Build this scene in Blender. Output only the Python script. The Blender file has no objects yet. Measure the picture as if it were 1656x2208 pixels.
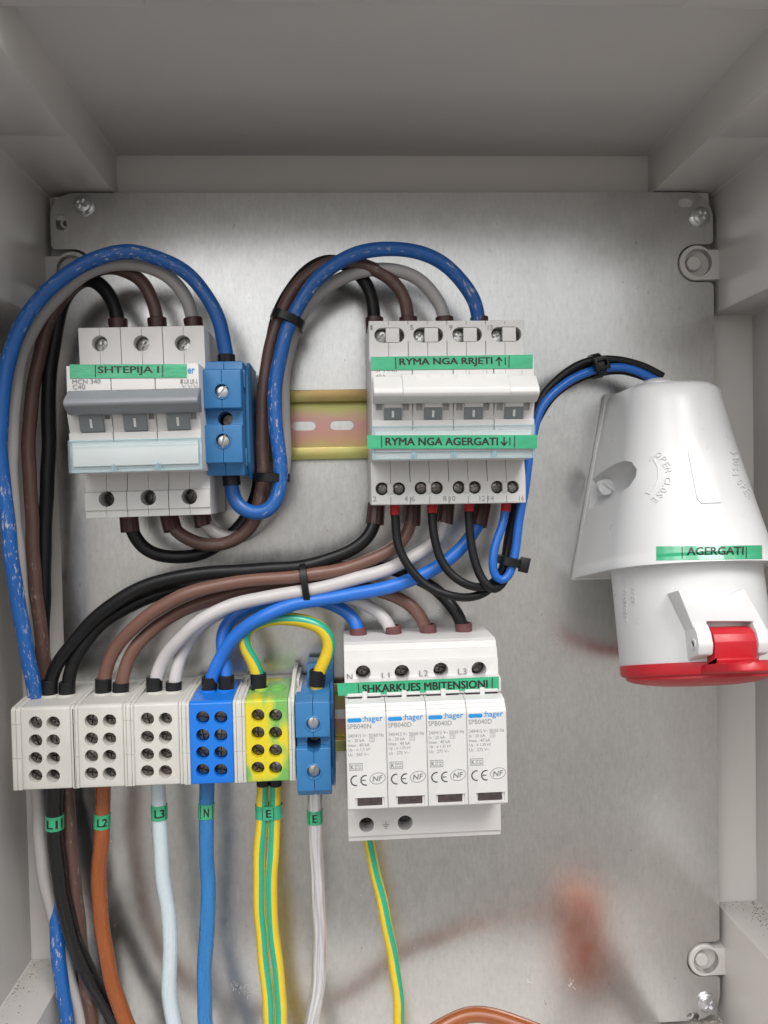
import bpy, bmesh, math, random
from mathutils import Vector, Matrix
from mathutils.bvhtree import BVHTree
from mathutils.geometry import delaunay_2d_cdt

random.seed(7)
scene = bpy.context.scene
col = scene.collection
rad = math.radians

# ------------------------------------------------------------------ camera
# millimetres: X right, Z up, Y = -h where h is the height above the mounting plate
D, FPX, CX, CY = 418.0, 1750.0, 828.0, 1104.0
_y, _p, _r = rad(3.0386), rad(-1.6475), rad(1.1949)
_Ry = Matrix(((math.cos(_y), 0, math.sin(_y)), (0, 1, 0), (-math.sin(_y), 0, math.cos(_y))))
_Rp = Matrix(((1, 0, 0), (0, math.cos(_p), -math.sin(_p)), (0, math.sin(_p), math.cos(_p))))
_Rr = Matrix(((math.cos(_r), -math.sin(_r), 0), (math.sin(_r), math.cos(_r), 0), (0, 0, 1)))
RM = _Ry @ _Rp @ _Rr


def W(px, py, h):
    """point where the photo pixel's ray meets the plane h mm above the mounting plate"""
    d = RM @ Vector((px - CX, py - CY, FPX))
    t = (D - h) / d.z
    return Vector((d.x * t, -h, -d.y * t))


def ray_dir(px, py):
    d = RM @ Vector((px - CX, py - CY, FPX))
    return Vector((d.x, d.z, -d.y)).normalized()


cd = bpy.data.cameras.new('camera')
cam = bpy.data.objects.new('camera', cd)
col.objects.link(cam)
scene.camera = cam
cd.sensor_fit = 'AUTO'
cd.sensor_width = 36.0
cd.lens = 36.0 * FPX / 2208.0
cd.clip_start = 0.01
cd.clip_end = 100.0


def _ax(v):
    return Vector((v[0], v[2], -v[1]))


_cr, _cdn, _cf = _ax(RM.col[0]), _ax(RM.col[1]), _ax(RM.col[2])
mw = Matrix.Identity(4)
for i in range(3):
    mw[i][0], mw[i][1], mw[i][2] = _cr[i], -_cdn[i], -_cf[i]
mw[1][3] = -D / 1000
cam.matrix_world = mw

# ------------------------------------------------------------------ world and sun: overcast daylight
SUN_EL, SUN_LEFT = rad(46), rad(-24)     # high, a little to the right, in front of the cabinet
world = bpy.data.worlds.new('World')
scene.world = world
world.use_nodes = True
wn = world.node_tree.nodes
wl = world.node_tree.links
bg = wn['Background']
sky = wn.new('ShaderNodeTexSky')
sky.sky_type = 'NISHITA'
sky.sun_disc = False
sky.sun_elevation = SUN_EL
sky.sun_rotation = rad(180) - SUN_LEFT
sky.dust_density = 4.0
hs = wn.new('ShaderNodeHueSaturation')
hs.inputs['Saturation'].default_value = 0.12
wl.new(sky.outputs[0], hs.inputs['Color'])
tc = wn.new('ShaderNodeTexCoord')
sx = wn.new('ShaderNodeSeparateXYZ')
wl.new(tc.outputs['Generated'], sx.inputs[0])
mr = wn.new('ShaderNodeMapRange')
mr.inputs['From Min'].default_value = -0.06
mr.inputs['From Max'].default_value = 0.05
wl.new(sx.outputs['Z'], mr.inputs['Value'])
mx = wn.new('ShaderNodeMix')
mx.data_type = 'RGBA'
wl.new(mr.outputs[0], mx.inputs['Factor'])
gr_ = wn.new('ShaderNodeMapRange')                       # pale paved ground, shade painted in toward straight down to dim the top wall
gr_.inputs['From Min'].default_value = -0.85
gr_.inputs['From Max'].default_value = -0.15
wl.new(sx.outputs['Z'], gr_.inputs['Value'])
gm = wn.new('ShaderNodeMix')
gm.data_type = 'RGBA'
wl.new(gr_.outputs[0], gm.inputs['Factor'])
gm.inputs['A'].default_value = (1.35, 1.3, 1.25, 1)
gm.inputs['B'].default_value = (3.7, 3.5, 3.3, 1)
wl.new(gm.outputs['Result'], mx.inputs['A'])
wl.new(hs.outputs[0], mx.inputs['B'])
wl.new(mx.outputs['Result'], bg.inputs['Color'])
bg.inputs['Strength'].default_value = 0.15

sd = bpy.data.lights.new('sun', 'SUN')
sd.energy = 2.0
sd.angle = rad(22)
sd.color = (1.0, 0.97, 0.93)
sun = bpy.data.objects.new('sun', sd)
col.objects.link(sun)
_sv = Vector((-math.cos(SUN_EL) * math.sin(SUN_LEFT), -math.cos(SUN_EL) * math.cos(SUN_LEFT), math.sin(SUN_EL)))
sun.rotation_euler = _sv.to_track_quat('Z', 'Y').to_euler()

vs = scene.view_settings
vs.view_transform = 'Standard'
vs.look = 'None'
vs.gamma = 1.0
vs.exposure = -0.05
vs.use_curve_mapping = False
scene.render.engine = 'CYCLES'
scene.cycles.max_bounces = 10
scene.cycles.transparent_max_bounces = 12
scene.render.resolution_x = 768
scene.render.resolution_y = 1024

# ------------------------------------------------------------------ materials


def nodes_of(m):
    m.use_nodes = True
    return m.node_tree.nodes, m.node_tree.links, m.node_tree.nodes['Principled BSDF']


def noise(n, l, vec, scale, detail=4.0, rough=0.55):
    t = n.new('ShaderNodeTexNoise')
    t.inputs['Scale'].default_value = scale
    t.inputs['Detail'].default_value = detail
    t.inputs['Roughness'].default_value = rough
    if vec is not None:
        l.new(vec, t.inputs['Vector'])
    return t.outputs['Fac']


def ramp(n, l, fac, stops):
    r = n.new('ShaderNodeValToRGB')
    e = r.color_ramp.elements
    while len(e) < len(stops):
        e.new(0.5)
    for i, (p, c) in enumerate(stops):
        e[i].position = p
        e[i].color = (*c, 1) if len(c) == 3 else c
    l.new(fac, r.inputs[0])
    return r.outputs[0]


def g3(v):
    return (v, v, v)


def mixc(n, l, fac, a, b):
    m = n.new('ShaderNodeMix')
    m.data_type = 'RGBA'
    for key, v in (('Factor', fac), ('A', a), ('B', b)):
        if isinstance(v, (int, float)):
            m.inputs[key].default_value = v
        elif isinstance(v, tuple):
            m.inputs[key].default_value = (*v, 1)
        else:
            l.new(v, m.inputs[key])
    return m.outputs['Result']


def mapping(n, l, src, scale):
    m = n.new('ShaderNodeMapping')
    m.inputs['Scale'].default_value = scale
    l.new(src, m.inputs['Vector'])
    return m.outputs[0]


def bump(n, l, bs, height, strength, dist):
    b = n.new('ShaderNodeBump')
    b.inputs['Strength'].default_value = strength
    b.inputs['Distance'].default_value = dist
    l.new(height, b.inputs['Height'])
    l.new(b.outputs[0], bs.inputs['Normal'])


def plastic(name, c, rough=0.4, var=0.06, bmp=0.08, dirt=0.25, spec=0.5, rv=1.0):
    """moulded plastic: faint cloudy tone, fine texture, a few smudges and dust specks"""
    m = bpy.data.materials.new(name)
    n, l, bs = nodes_of(m)
    t = n.new('ShaderNodeTexCoord').outputs['Object']
    lo = tuple(x * (1 - var) for x in c)
    hi = tuple(min(1, x * (1 + var)) for x in c)
    base = ramp(n, l, noise(n, l, t, 60), [(0.3, lo), (0.7, hi)])
    spk = ramp(n, l, noise(n, l, t, 900, 2), [(0.70, g3(0)), (0.76, g3(1))])
    gate = ramp(n, l, noise(n, l, t, 45, 2), [(0.52, g3(0)), (0.72, g3(dirt))])
    f = n.new('ShaderNodeMath')
    f.operation = 'MULTIPLY'
    l.new(spk, f.inputs[0])
    l.new(gate, f.inputs[1])
    base = mixc(n, l, f.outputs[0], base, (0.16, 0.14, 0.12))
    l.new(base, bs.inputs['Base Color'])
    rr = ramp(n, l, noise(n, l, t, 120), [(0.3, g3(rough * (1 - 0.15 * rv))), (0.75, g3(min(1, rough * (1 + 0.25 * rv))))])
    l.new(rr, bs.inputs['Roughness'])
    bs.inputs['Specular IOR Level'].default_value = spec
    if bmp > 0:
        bump(n, l, bs, noise(n, l, t, 700, 2), bmp, 0.0003)
    return m


def wire_mat(name, c, rough=0.32, scuff=0.0, scol=(0.55, 0.52, 0.5), var=0.1, coat=0.0, stripes=None, fine=0.35):
    """PVC insulation; UV x runs round the wire, y along it. scuff = paint and plaster rubbed on it"""
    m = bpy.data.materials.new(name)
    n, l, bs = nodes_of(m)
    uv = n.new('ShaderNodeTexCoord').outputs['UV']
    base = ramp(n, l, noise(n, l, mapping(n, l, uv, (2, 0.6, 1)), 3.0),
                [(0.3, tuple(x * (1 - var) for x in c)), (0.7, tuple(min(1, x * (1 + var)) for x in c))])
    if stripes:
        s = n.new('ShaderNodeSeparateXYZ')
        l.new(uv, s.inputs[0])
        e0, e1 = stripes[1]
        st = ramp(n, l, s.outputs['X'], [(0, g3(0)), (e0, g3(0)), (e0 + 0.006, g3(1)), (e1, g3(1)), (e1 + 0.006, g3(0))])
        base = mixc(n, l, st, base, stripes[0])
    big = noise(n, l, mapping(n, l, uv, (1.3, 0.22, 1)), 2.0, 3)
    gate = ramp(n, l, big, [(0.53 - 0.08 * scuff, g3(0)), (0.66 - 0.08 * scuff, g3(1))])
    sm = noise(n, l, mapping(n, l, uv, (7, 2.0, 1)), 2.0, 8, 0.72)
    smk = ramp(n, l, sm, [(0.60 - 0.05 * scuff, g3(0)), (0.64 - 0.05 * scuff, g3(1))])
    f = n.new('ShaderNodeMath')
    f.operation = 'MULTIPLY'
    l.new(gate, f.inputs[0])
    l.new(smk, f.inputs[1])
    f2 = n.new('ShaderNodeMath')
    f2.operation = 'MULTIPLY'
    f2.use_clamp = True
    l.new(f.outputs[0], f2.inputs[0])
    f2.inputs[1].default_value = min(1.0, scuff)
    sp = ramp(n, l, noise(n, l, mapping(n, l, uv, (14, 9, 1)), 3.0, 2), [(0.74, g3(0)), (0.78, g3(fine * 0.6))])
    ad = n.new('ShaderNodeMath')
    ad.operation = 'MAXIMUM'
    l.new(f2.outputs[0], ad.inputs[0])
    l.new(sp, ad.inputs[1])
    l.new(mixc(n, l, ad.outputs[0], base, scol), bs.inputs['Base Color'])
    rr = ramp(n, l, noise(n, l, mapping(n, l, uv, (3, 0.7, 1)), 4.0), [(0.3, g3(rough * 0.8)), (0.7, g3(rough * 1.3))])
    l.new(mixc(n, l, f2.outputs[0], rr, g3(0.8)), bs.inputs['Roughness'])
    bs.inputs['Coat Weight'].default_value = coat
    bs.inputs['Coat Roughness'].default_value = 0.2
    bump(n, l, bs, noise(n, l, mapping(n, l, uv, (4, 0.5, 1)), 3.0, 3), 0.25, 0.0004)
    return m


def metal(name, c, rough=0.3, var=0.15, scale=300.0, bmp=0.15):
    m = bpy.data.materials.new(name)
    n, l, bs = nodes_of(m)
    t = n.new('ShaderNodeTexCoord').outputs['Object']
    base = ramp(n, l, noise(n, l, t, scale), [(0.3, tuple(x * (1 - var) for x in c)), (0.7, tuple(min(1, x * (1 + var)) for x in c))])
    l.new(base, bs.inputs['Base Color'])
    bs.inputs['Metallic'].default_value = 1.0
    bs.inputs['Roughness'].default_value = rough
    bump(n, l, bs, noise(n, l, t, scale * 2, 2), bmp, 0.0003)
    return m


def flat(name, c, rough=0.5):
    m = bpy.data.materials.new(name)
    n, l, bs = nodes_of(m)
    t = n.new('ShaderNodeTexCoord').outputs['Object']
    l.new(ramp(n, l, noise(n, l, t, 700, 3), [(0.3, tuple(x * 0.9 for x in c)), (0.7, tuple(min(1, x * 1.1) for x in c))]),
          bs.inputs['Base Color'])
    bs.inputs['Roughness'].default_value = rough
    return m


def galvanised():
    m = bpy.data.materials.new('galvanised_steel')
    n, l, bs = nodes_of(m)
    t = n.new('ShaderNodeTexCoord').outputs['Object']
    streak = noise(n, l, mapping(n, l, t, (520, 520, 170)), 1.0, 4)
    cloud = noise(n, l, mapping(n, l, t, (24, 24, 16)), 1.0, 6, 0.62)
    mot = noise(n, l, mapping(n, l, t, (150, 150, 90)), 1.0, 4, 0.6)
    fine = noise(n, l, mapping(n, l, t, (1500, 1500, 420)), 1.0, 2)
    base = ramp(n, l, cloud, [(0.25, (0.60, 0.60, 0.59)), (0.75, (0.74, 0.74, 0.72))])
    base = mixc(n, l, 0.14, base, ramp(n, l, mot, [(0.3, g3(0.50)), (0.7, g3(0.80))]))
    base = mixc(n, l, 0.22, base, ramp(n, l, streak, [(0.3, g3(0.46)), (0.7, g3(0.78))]))
    base = mixc(n, l, ramp(n, l, fine, [(0.55, g3(0)), (0.78, g3(0.32))]), base, g3(0.34))
    pit = ramp(n, l, noise(n, l, mapping(n, l, t, (300, 300, 150)), 1.0, 2), [(0.72, g3(0)), (0.75, g3(0.55))])
    base = mixc(n, l, pit, base, g3(0.30))
    l.new(base, bs.inputs['Base Color'])
    bs.inputs['Metallic'].default_value = 1.0
    l.new(ramp(n, l, mot, [(0.25, g3(0.22)), (0.75, g3(0.28))]), bs.inputs['Roughness'])
    add = n.new('ShaderNodeMath')
    add.operation = 'MULTIPLY_ADD'
    l.new(cloud, add.inputs[0])
    add.inputs[1].default_value = 3.0
    l.new(mot, add.inputs[2])
    bump(n, l, bs, add.outputs[0], 0.07, 0.0006)
    return m


def passivated():
    """yellow zinc-chromate steel with pink and green iridescence"""
    m = bpy.data.materials.new('yellow_passivated_steel')
    n, l, bs = nodes_of(m)
    t = n.new('ShaderNodeTexCoord').outputs['Object']
    sp_ = n.new('ShaderNodeSeparateXYZ')
    l.new(t, sp_.inputs[0])
    a = noise(n, l, mapping(n, l, t, (30, 150, 60)), 1.0, 3, 0.5)
    q = n.new('ShaderNodeMath')
    q.operation = 'MULTIPLY_ADD'
    l.new(sp_.outputs['Z'], q.inputs[0])
    q.inputs[1].default_value = 24.0
    q2 = n.new('ShaderNodeMath')
    q2.operation = 'MULTIPLY_ADD'
    l.new(a, q2.inputs[0])
    q2.inputs[1].default_value = 0.5
    q2.inputs[2].default_value = 0.25
    l.new(q2.outputs[0], q.inputs[2])
    base = ramp(n, l, q.outputs[0], [(0.05, (0.58, 0.60, 0.22)), (0.22, (0.52, 0.44, 0.17)), (0.34, (0.56, 0.34, 0.22)), (0.55, (0.54, 0.29, 0.29)),
                                     (0.72, (0.44, 0.44, 0.16)), (0.92, (0.36, 0.25, 0.11))])
    l.new(base, bs.inputs['Base Color'])
    bs.inputs['Metallic'].default_value = 1.0
    bs.inputs['Roughness'].default_value = 0.3
    bump(n, l, bs, noise(n, l, mapping(n, l, t, (900, 900, 900)), 1.0, 2), 0.12, 0.0003)
    return m


def yellow_green():
    m = bpy.data.materials.new('yellow_green_plastic')
    n, l, bs = nodes_of(m)
    t = n.new('ShaderNodeTexCoord').outputs['Object']
    s = n.new('ShaderNodeSeparateXYZ')
    l.new(t, s.inputs[0])
    nz = noise(n, l, mapping(n, l, t, (70, 40, 45)), 1.0, 3)

    def madd(src, mul, addv):
        q = n.new('ShaderNodeMath')
        q.operation = 'MULTIPLY_ADD'
        l.new(src, q.inputs[0])
        q.inputs[1].default_value = mul
        q.inputs[2].default_value = addv
        return q.outputs[0]

    def add(a, b):
        q = n.new('ShaderNodeMath')
        q.operation = 'ADD'
        l.new(a, q.inputs[0])
        l.new(b, q.inputs[1])
        return q.outputs[0]
    ab = n.new('ShaderNodeMath')
    ab.operation = 'ABSOLUTE'
    l.new(madd(s.outputs['Z'], 1.0, -0.003), ab.inputs[0])
    v = add(add(madd(nz, 1.9, -0.68), madd(ab.outputs[0], 24.0, 0.0)), madd(s.outputs['X'], 9.0, 0.0))
    base = ramp(n, l, v, [(0.40, (0.68, 0.56, 0.02)), (0.50, (0.52, 0.55, 0.05)), (0.66, (0.17, 0.42, 0.10))])
    l.new(base, bs.inputs['Base Color'])
    bs.inputs['Roughness'].default_value = 0.38
    bump(n, l, bs, noise(n, l, t, 1500, 2), 0.08, 0.0003)
    return m


def clear(name, tint, mixf, rough=0.05):
    m = bpy.data.materials.new(name)
    m.use_nodes = True
    n, l = m.node_tree.nodes, m.node_tree.links
    n.clear()
    out = n.new('ShaderNodeOutputMaterial')
    tr = n.new('ShaderNodeBsdfTransparent')
    tr.inputs[0].default_value = (*tint, 1)
    pr = n.new('ShaderNodeBsdfPrincipled')
    pr.inputs['Base Color'].default_value = (0.62, 0.72, 0.76, 1)
    t = n.new('ShaderNodeTexCoord').outputs['Object']
    l.new(ramp(n, l, noise(n, l, t, 300), [(0.3, g3(rough)), (0.7, g3(rough * 3))]), pr.inputs['Roughness'])
    fr = n.new('ShaderNodeFresnel')
    fr.inputs['IOR'].default_value = 1.5
    ma = n.new('ShaderNodeMath')
    ma.operation = 'ADD'
    ma.use_clamp = True
    gb = n.new('ShaderNodeNewGeometry')
    inv = n.new('ShaderNodeMath')
    inv.operation = 'SUBTRACT'
    inv.inputs[0].default_value = 1.0
    l.new(gb.outputs['Backfacing'], inv.inputs[1])
    fm = n.new('ShaderNodeMath')
    fm.operation = 'MULTIPLY'
    l.new(fr.outputs[0], fm.inputs[0])
    l.new(inv.outputs[0], fm.inputs[1])
    l.new(fm.outputs[0], ma.inputs[0])
    ma.inputs[1].default_value = mixf
    mixs = n.new('ShaderNodeMixShader')
    l.new(ma.outputs[0], mixs.inputs[0])
    l.new(tr.outputs[0], mixs.inputs[1])
    l.new(pr.outputs[0], mixs.inputs[2])
    l.new(mixs.outputs[0], out.inputs[0])
    return m


def tape_mat(name, shine):
    m = bpy.data.materials.new(name)
    n, l, bs = nodes_of(m)
    t = n.new('ShaderNodeTexCoord').outputs['Object']
    crease = noise(n, l, mapping(n, l, t, (70, 70, 200)), 1.0, 5, 0.6)
    base = ramp(n, l, crease, [(0.35, (0.028, 0.32, 0.155)), (0.62, (0.042, 0.41, 0.21))])
    l.new(base, bs.inputs['Base Color'])
    bs.inputs['Roughness'].default_value = 0.3
    bs.inputs['Coat Weight'].default_value = 0.6
    bs.inputs['Coat Roughness'].default_value = 0.12
    bump(n, l, bs, crease, shine, 0.0012)
    return m


MT = dict(
    shell=plastic('grey_enclosure_plastic', (0.61, 0.59, 0.57), 0.30, 0.006, 0.0, 0.0, rv=0.08),
    white=plastic('light_grey_device_plastic', (0.61, 0.60, 0.59), 0.42, 0.03, 0.08, 0.25),
    nose=plastic('white_device_plastic', (0.63, 0.625, 0.615), 0.38, 0.03, 0.06, 0.2),
    block=plastic('warm_grey_terminal_plastic', (0.58, 0.57, 0.53), 0.42, 0.05, 0.08, 0.5),
    lever=plastic('dark_grey_lever_plastic', (0.215, 0.225, 0.245), 0.42, 0.05, 0.08, 0.2),
    toggle=plastic('slate_toggle_plastic', (0.20, 0.225, 0.235), 0.35, 0.05, 0.05, 0.0),
    bterm=plastic('blue_terminal_plastic', (0.035, 0.175, 0.40), 0.36, 0.08, 0.08, 0.35),
    bblock=plastic('bright_blue_plastic', (0.008, 0.17, 0.66), 0.36, 0.04, 0.05, 0.1),
    yg=yellow_green(),
    socket=plastic('white_socket_plastic', (0.66, 0.665, 0.67), 0.32, 0.02, 0.06, 0.15),
    red=plastic('red_lid_plastic', (0.50, 0.014, 0.024), 0.36, 0.05, 0.06, 0.05),
    steel=galvanised(),
    rail=passivated(),
    screw=metal('zinc_screw_steel', (0.66, 0.67, 0.68), 0.24, 0.12, 500),
    dscrew=metal('dark_terminal_screw_steel', (0.17, 0.155, 0.145), 0.30, 0.4, 500, 0.4),
    sscrew=metal('bright_terminal_screw_steel', (0.55, 0.55, 0.54), 0.26, 0.35, 500, 0.4),
    dark=flat('black_gap', (0.012, 0.012, 0.012), 0.6),
    window=metal('brown_grey_indicator', (0.17, 0.14, 0.145), 0.42, 0.2, 400),
    tape=tape_mat('green_label_tape', 0.10),
    tapec=tape_mat('creased_green_label_tape', 0.65),
    ink=flat('black_label_ink', (0.012, 0.013, 0.012), 0.45),
    grey_ink=flat('grey_print', (0.20, 0.20, 0.21), 0.5),
    dark_ink=flat('dark_grey_print', (0.16, 0.165, 0.17), 0.5),
    pale_ink=flat('white_print', (0.72, 0.72, 0.70), 0.5),
    blue_ink=flat('cyan_blue_print', (0.012, 0.26, 0.62), 0.5),
    clear=clear('clear_cover_plastic', (0.97, 0.99, 0.995), 0.0),
    clear_edge=clear('clear_cover_edge', (0.86, 0.95, 0.975), 0.16),
    tie=flat('black_nylon', (0.010, 0.010, 0.011), 0.3),
    brown_sl=flat('dark_brown_sleeve', (0.060, 0.021, 0.020), 0.36),
    mauve_sl=flat('mauve_brown_sleeve', (0.135, 0.052, 0.050), 0.4),
    black_sl=flat('black_sleeve', (0.012, 0.012, 0.014), 0.3),
    red_sl=flat('red_sleeve', (0.42, 0.014, 0.014), 0.4),
    conduit=flat('orange_conduit_plastic', (0.72, 0.17, 0.035), 0.5),
    scratch=flat('bright_scratch', (0.62, 0.60, 0.57), 0.6),
    dust=flat('plaster_crumbs', (0.42, 0.38, 0.34), 0.9),
    dustd=flat('dark_crumbs', (0.10, 0.08, 0.07), 0.9),
    w_blue=wire_mat('blue_wire_scuffed', (0.012, 0.108, 0.38), 0.34, 0.95, (0.50, 0.48, 0.50)),
    w_blue2=wire_mat('blue_wire', (0.018, 0.15, 0.58), 0.34, 0.45, (0.10, 0.09, 0.09)),
    w_blue3=wire_mat('thin_blue_wire', (0.012, 0.12, 0.48), 0.32, 0.1),
    w_navy=wire_mat('steel_blue_cable', (0.022, 0.165, 0.42), 0.28, 0.05, coat=0.3),
    w_brown=wire_mat('brown_wire_scuffed', (0.105, 0.056, 0.046), 0.36, 0.6, (0.40, 0.35, 0.33)),
    w_brown2=wire_mat('brown_wire', (0.165, 0.082, 0.062), 0.36, 0.15, (0.36, 0.28, 0.25)),
    w_orange=wire_mat('orange_brown_cable', (0.27, 0.070, 0.014), 0.24, 0.2, (0.55, 0.35, 0.2), coat=0.5),
    w_grey=wire_mat('grey_wire', (0.40, 0.385, 0.38), 0.36, 0.35, (0.62, 0.6, 0.59), 0.05),
    w_white=wire_mat('pale_grey_wire', (0.51, 0.49, 0.495), 0.36, 0.2, (0.42, 0.4, 0.4), 0.05),
    w_ice=wire_mat('ice_white_cable', (0.50, 0.58, 0.625), 0.26, 0.1, (0.7, 0.72, 0.72), 0.03, coat=0.4),
    w_black=wire_mat('black_wire_scuffed', (0.008, 0.008, 0.009), 0.36, 0.25, (0.16, 0.15, 0.14)),
    w_black2=wire_mat('thin_black_wire', (0.008, 0.008, 0.009), 0.42, 0.1, (0.22, 0.2, 0.18)),
    w_blackc=wire_mat('black_cable', (0.007, 0.007, 0.008), 0.26, 0.3, (0.12, 0.12, 0.12), coat=0.4),
    w_yg=wire_mat('yellow_green_wire', (0.70, 0.50, 0.018), 0.3, 0.1, (0.8, 0.75, 0.5), 0.05, coat=0.3,
                  stripes=((0.018, 0.36, 0.22), (0.345, 0.515))),
)


def silver_cable():
    m = bpy.data.materials.new('clear_sheathed_silver_braid')
    n, l, bs = nodes_of(m)
    uv = n.new('ShaderNodeTexCoord').outputs['UV']
    st = noise(n, l, mapping(n, l, uv, (9, 0.35, 1)), 2.0, 4)
    l.new(ramp(n, l, st, [(0.35, (0.45, 0.45, 0.46)), (0.6, (0.86, 0.86, 0.88))]), bs.inputs['Base Color'])
    bs.inputs['Metallic'].default_value = 0.6
    bs.inputs['Roughness'].default_value = 0.24
    bs.inputs['Coat Weight'].default_value = 0.9
    bs.inputs['Coat Roughness'].default_value = 0.06
    bump(n, l, bs, st, 0.3, 0.0004)
    return m


MT['w_silver'] = silver_cable()
for k_ in ('w_black', 'w_black2', 'w_blackc', 'tie', 'black_sl'):
    MT[k_].node_tree.nodes['Principled BSDF'].inputs['Specular IOR Level'].default_value = 0.32

# ------------------------------------------------------------------ mesh helpers (all in millimetres)


def join(bms):
    out = bmesh.new()
    for b in bms:
        me = bpy.data.meshes.new('tmp')
        b.to_mesh(me)
        b.free()
        out.from_mesh(me)
        bpy.data.meshes.remove(me)
    return out


def bev(bm, w, seg=2, ang=25):
    if w > 0:
        ed = [e for e in bm.edges if len(e.link_faces) == 2 and e.calc_face_angle(0) > rad(ang)]
        bmesh.ops.bevel(bm, geom=ed, offset=w, segments=seg, profile=0.5, affect='EDGES', clamp_overlap=True)
    return bm


def box(x0, x1, h0, h1, z0, z1, b=0.3, seg=2):
    bm = bmesh.new()
    bmesh.ops.create_cube(bm, size=1.0)
    for v in bm.verts:
        v.co = Vector(((x0 + x1) / 2 + v.co.x * (x1 - x0), -(h0 + h1) / 2 + v.co.y * (h1 - h0), (z0 + z1) / 2 + v.co.z * (z1 - z0)))
    return bev(bm, b, seg)


def prism(prof, x0, x1, b=0.3, seg=2):
    """prof: closed list of (z, h), extruded along X"""
    bm = bmesh.new()
    va = [bm.verts.new((x0, -h, z)) for z, h in prof]
    vb = [bm.verts.new((x1, -h, z)) for z, h in prof]
    n = len(prof)
    bm.faces.new(va)
    bm.faces.new(list(reversed(vb)))
    for i in range(n):
        bm.faces.new((va[i], vb[i], vb[(i + 1) % n], va[(i + 1) % n]))
    bmesh.ops.recalc_face_normals(bm, faces=bm.faces)
    return bev(bm, b, seg)


def slab(outline, h0, h1, b=0.0, holes=(), shear=None):
    """outline of (x, z) with holes, from height h0 to h1"""
    pts, edges = [], []
    for loop in [outline] + list(holes):
        k = len(pts)
        pts += [Vector((p[0], p[1])) for p in loop]
        edges += [(k + i, k + (i + 1) % len(loop)) for i in range(len(loop))]
    vco, ed, fa, *_ = delaunay_2d_cdt(pts, edges, [], 1, 1e-5)

    def inside(p, loop):
        c = False
        j = len(loop) - 1
        for i in range(len(loop)):
            if (loop[i][1] > p[1]) != (loop[j][1] > p[1]) and \
               p[0] < (loop[j][0] - loop[i][0]) * (p[1] - loop[i][1]) / (loop[j][1] - loop[i][1]) + loop[i][0]:
                c = not c
            j = i
        return c
    bm = bmesh.new()
    fs = []
    v0 = [bm.verts.new((p.x, -h0, p.y)) for p in vco]
    for f in fa:
        cxy = sum((vco[i] for i in f), Vector((0, 0))) / len(f)
        if inside(cxy, outline) and not any(inside(cxy, hl) for hl in holes):
            fs.append(bm.faces.new([v0[i] for i in f]))
    bmesh.ops.dissolve_limit(bm, angle_limit=0.01, verts=bm.verts, edges=bm.edges)
    ret = bmesh.ops.extrude_face_region(bm, geom=list(bm.faces))
    for v in ret['geom']:
        if isinstance(v, bmesh.types.BMVert):
            v.co.y = -h1
    loose = [v for v in bm.verts if not v.link_faces]
    bmesh.ops.delete(bm, geom=loose, context='VERTS')
    if shear:
        for v in bm.verts:
            v.co.y -= shear(v.co.z)
    bmesh.ops.recalc_face_normals(bm, faces=bm.faces)
    return bev(bm, b, 2, 40)


def frame_of(d):
    d = d.normalized()
    up = Vector((0, -1, 0)) if abs(d.y) < 0.9 else Vector((0, 0, 1))
    a = (up - d * up.dot(d)).normalized()
    return a, d.cross(a)


def lathe(o, d, prof, seg=24, cap=True, loop=False):
    """prof: (radius, distance along d) turned about the axis through o"""
    o, d = Vector(o), Vector(d).normalized()
    a, b = frame_of(d)
    bm = bmesh.new()
    rings = []
    for r, t in prof:
        if r < 1e-4:
            rings.append([bm.verts.new(o + d * t)])
        else:
            rings.append([bm.verts.new(o + d * t + (a * math.cos(2 * math.pi * k / seg) + b * math.sin(2 * math.pi * k / seg)) * r) for k in range(seg)])
    for r0, r1 in zip(rings, rings[1:] + rings[:1] if loop else rings[1:]):
        for k in range(seg):
            k2 = (k + 1) % seg
            if len(r0) == 1 and len(r1) == 1:
                continue
            if len(r0) == 1:
                bm.faces.new((r0[0], r1[k], r1[k2]))
            elif len(r1) == 1:
                bm.faces.new((r0[k], r1[0], r0[k2]))
            else:
                bm.faces.new((r0[k], r1[k], r1[k2], r0[k2]))
    for rg in (rings[0], rings[-1]):
        if len(rg) > 1 and not loop:
            bm.faces.new(rg)
    bmesh.ops.recalc_face_normals(bm, faces=bm.faces)
    return bm


def hcyl(x, z, h0, h1, r, seg=24):
    """cylinder standing on the plate direction (axis along h)"""
    return lathe((x, -h0, z), (0, -1, 0), [(r, 0), (r, h1 - h0)], seg)


def stadium(x0, x1, z0, z1, k=8):
    r = (z1 - z0) / 2
    zc = (z0 + z1) / 2
    out = []
    for i in range(k + 1):
        a = -math.pi / 2 + math.pi * i / k
        out.append((x1 - r + r * math.cos(a), zc + r * math.sin(a)))
    for i in range(k + 1):
        a = math.pi / 2 + math.pi * i / k
        out.append((x0 + r + r * math.cos(a), zc + r * math.sin(a)))
    return out


def circ(x, z, r, k=20):
    return [(x + r * math.cos(2 * math.pi * i / k), z + r * math.sin(2 * math.pi * i / k)) for i in range(k)]


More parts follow.
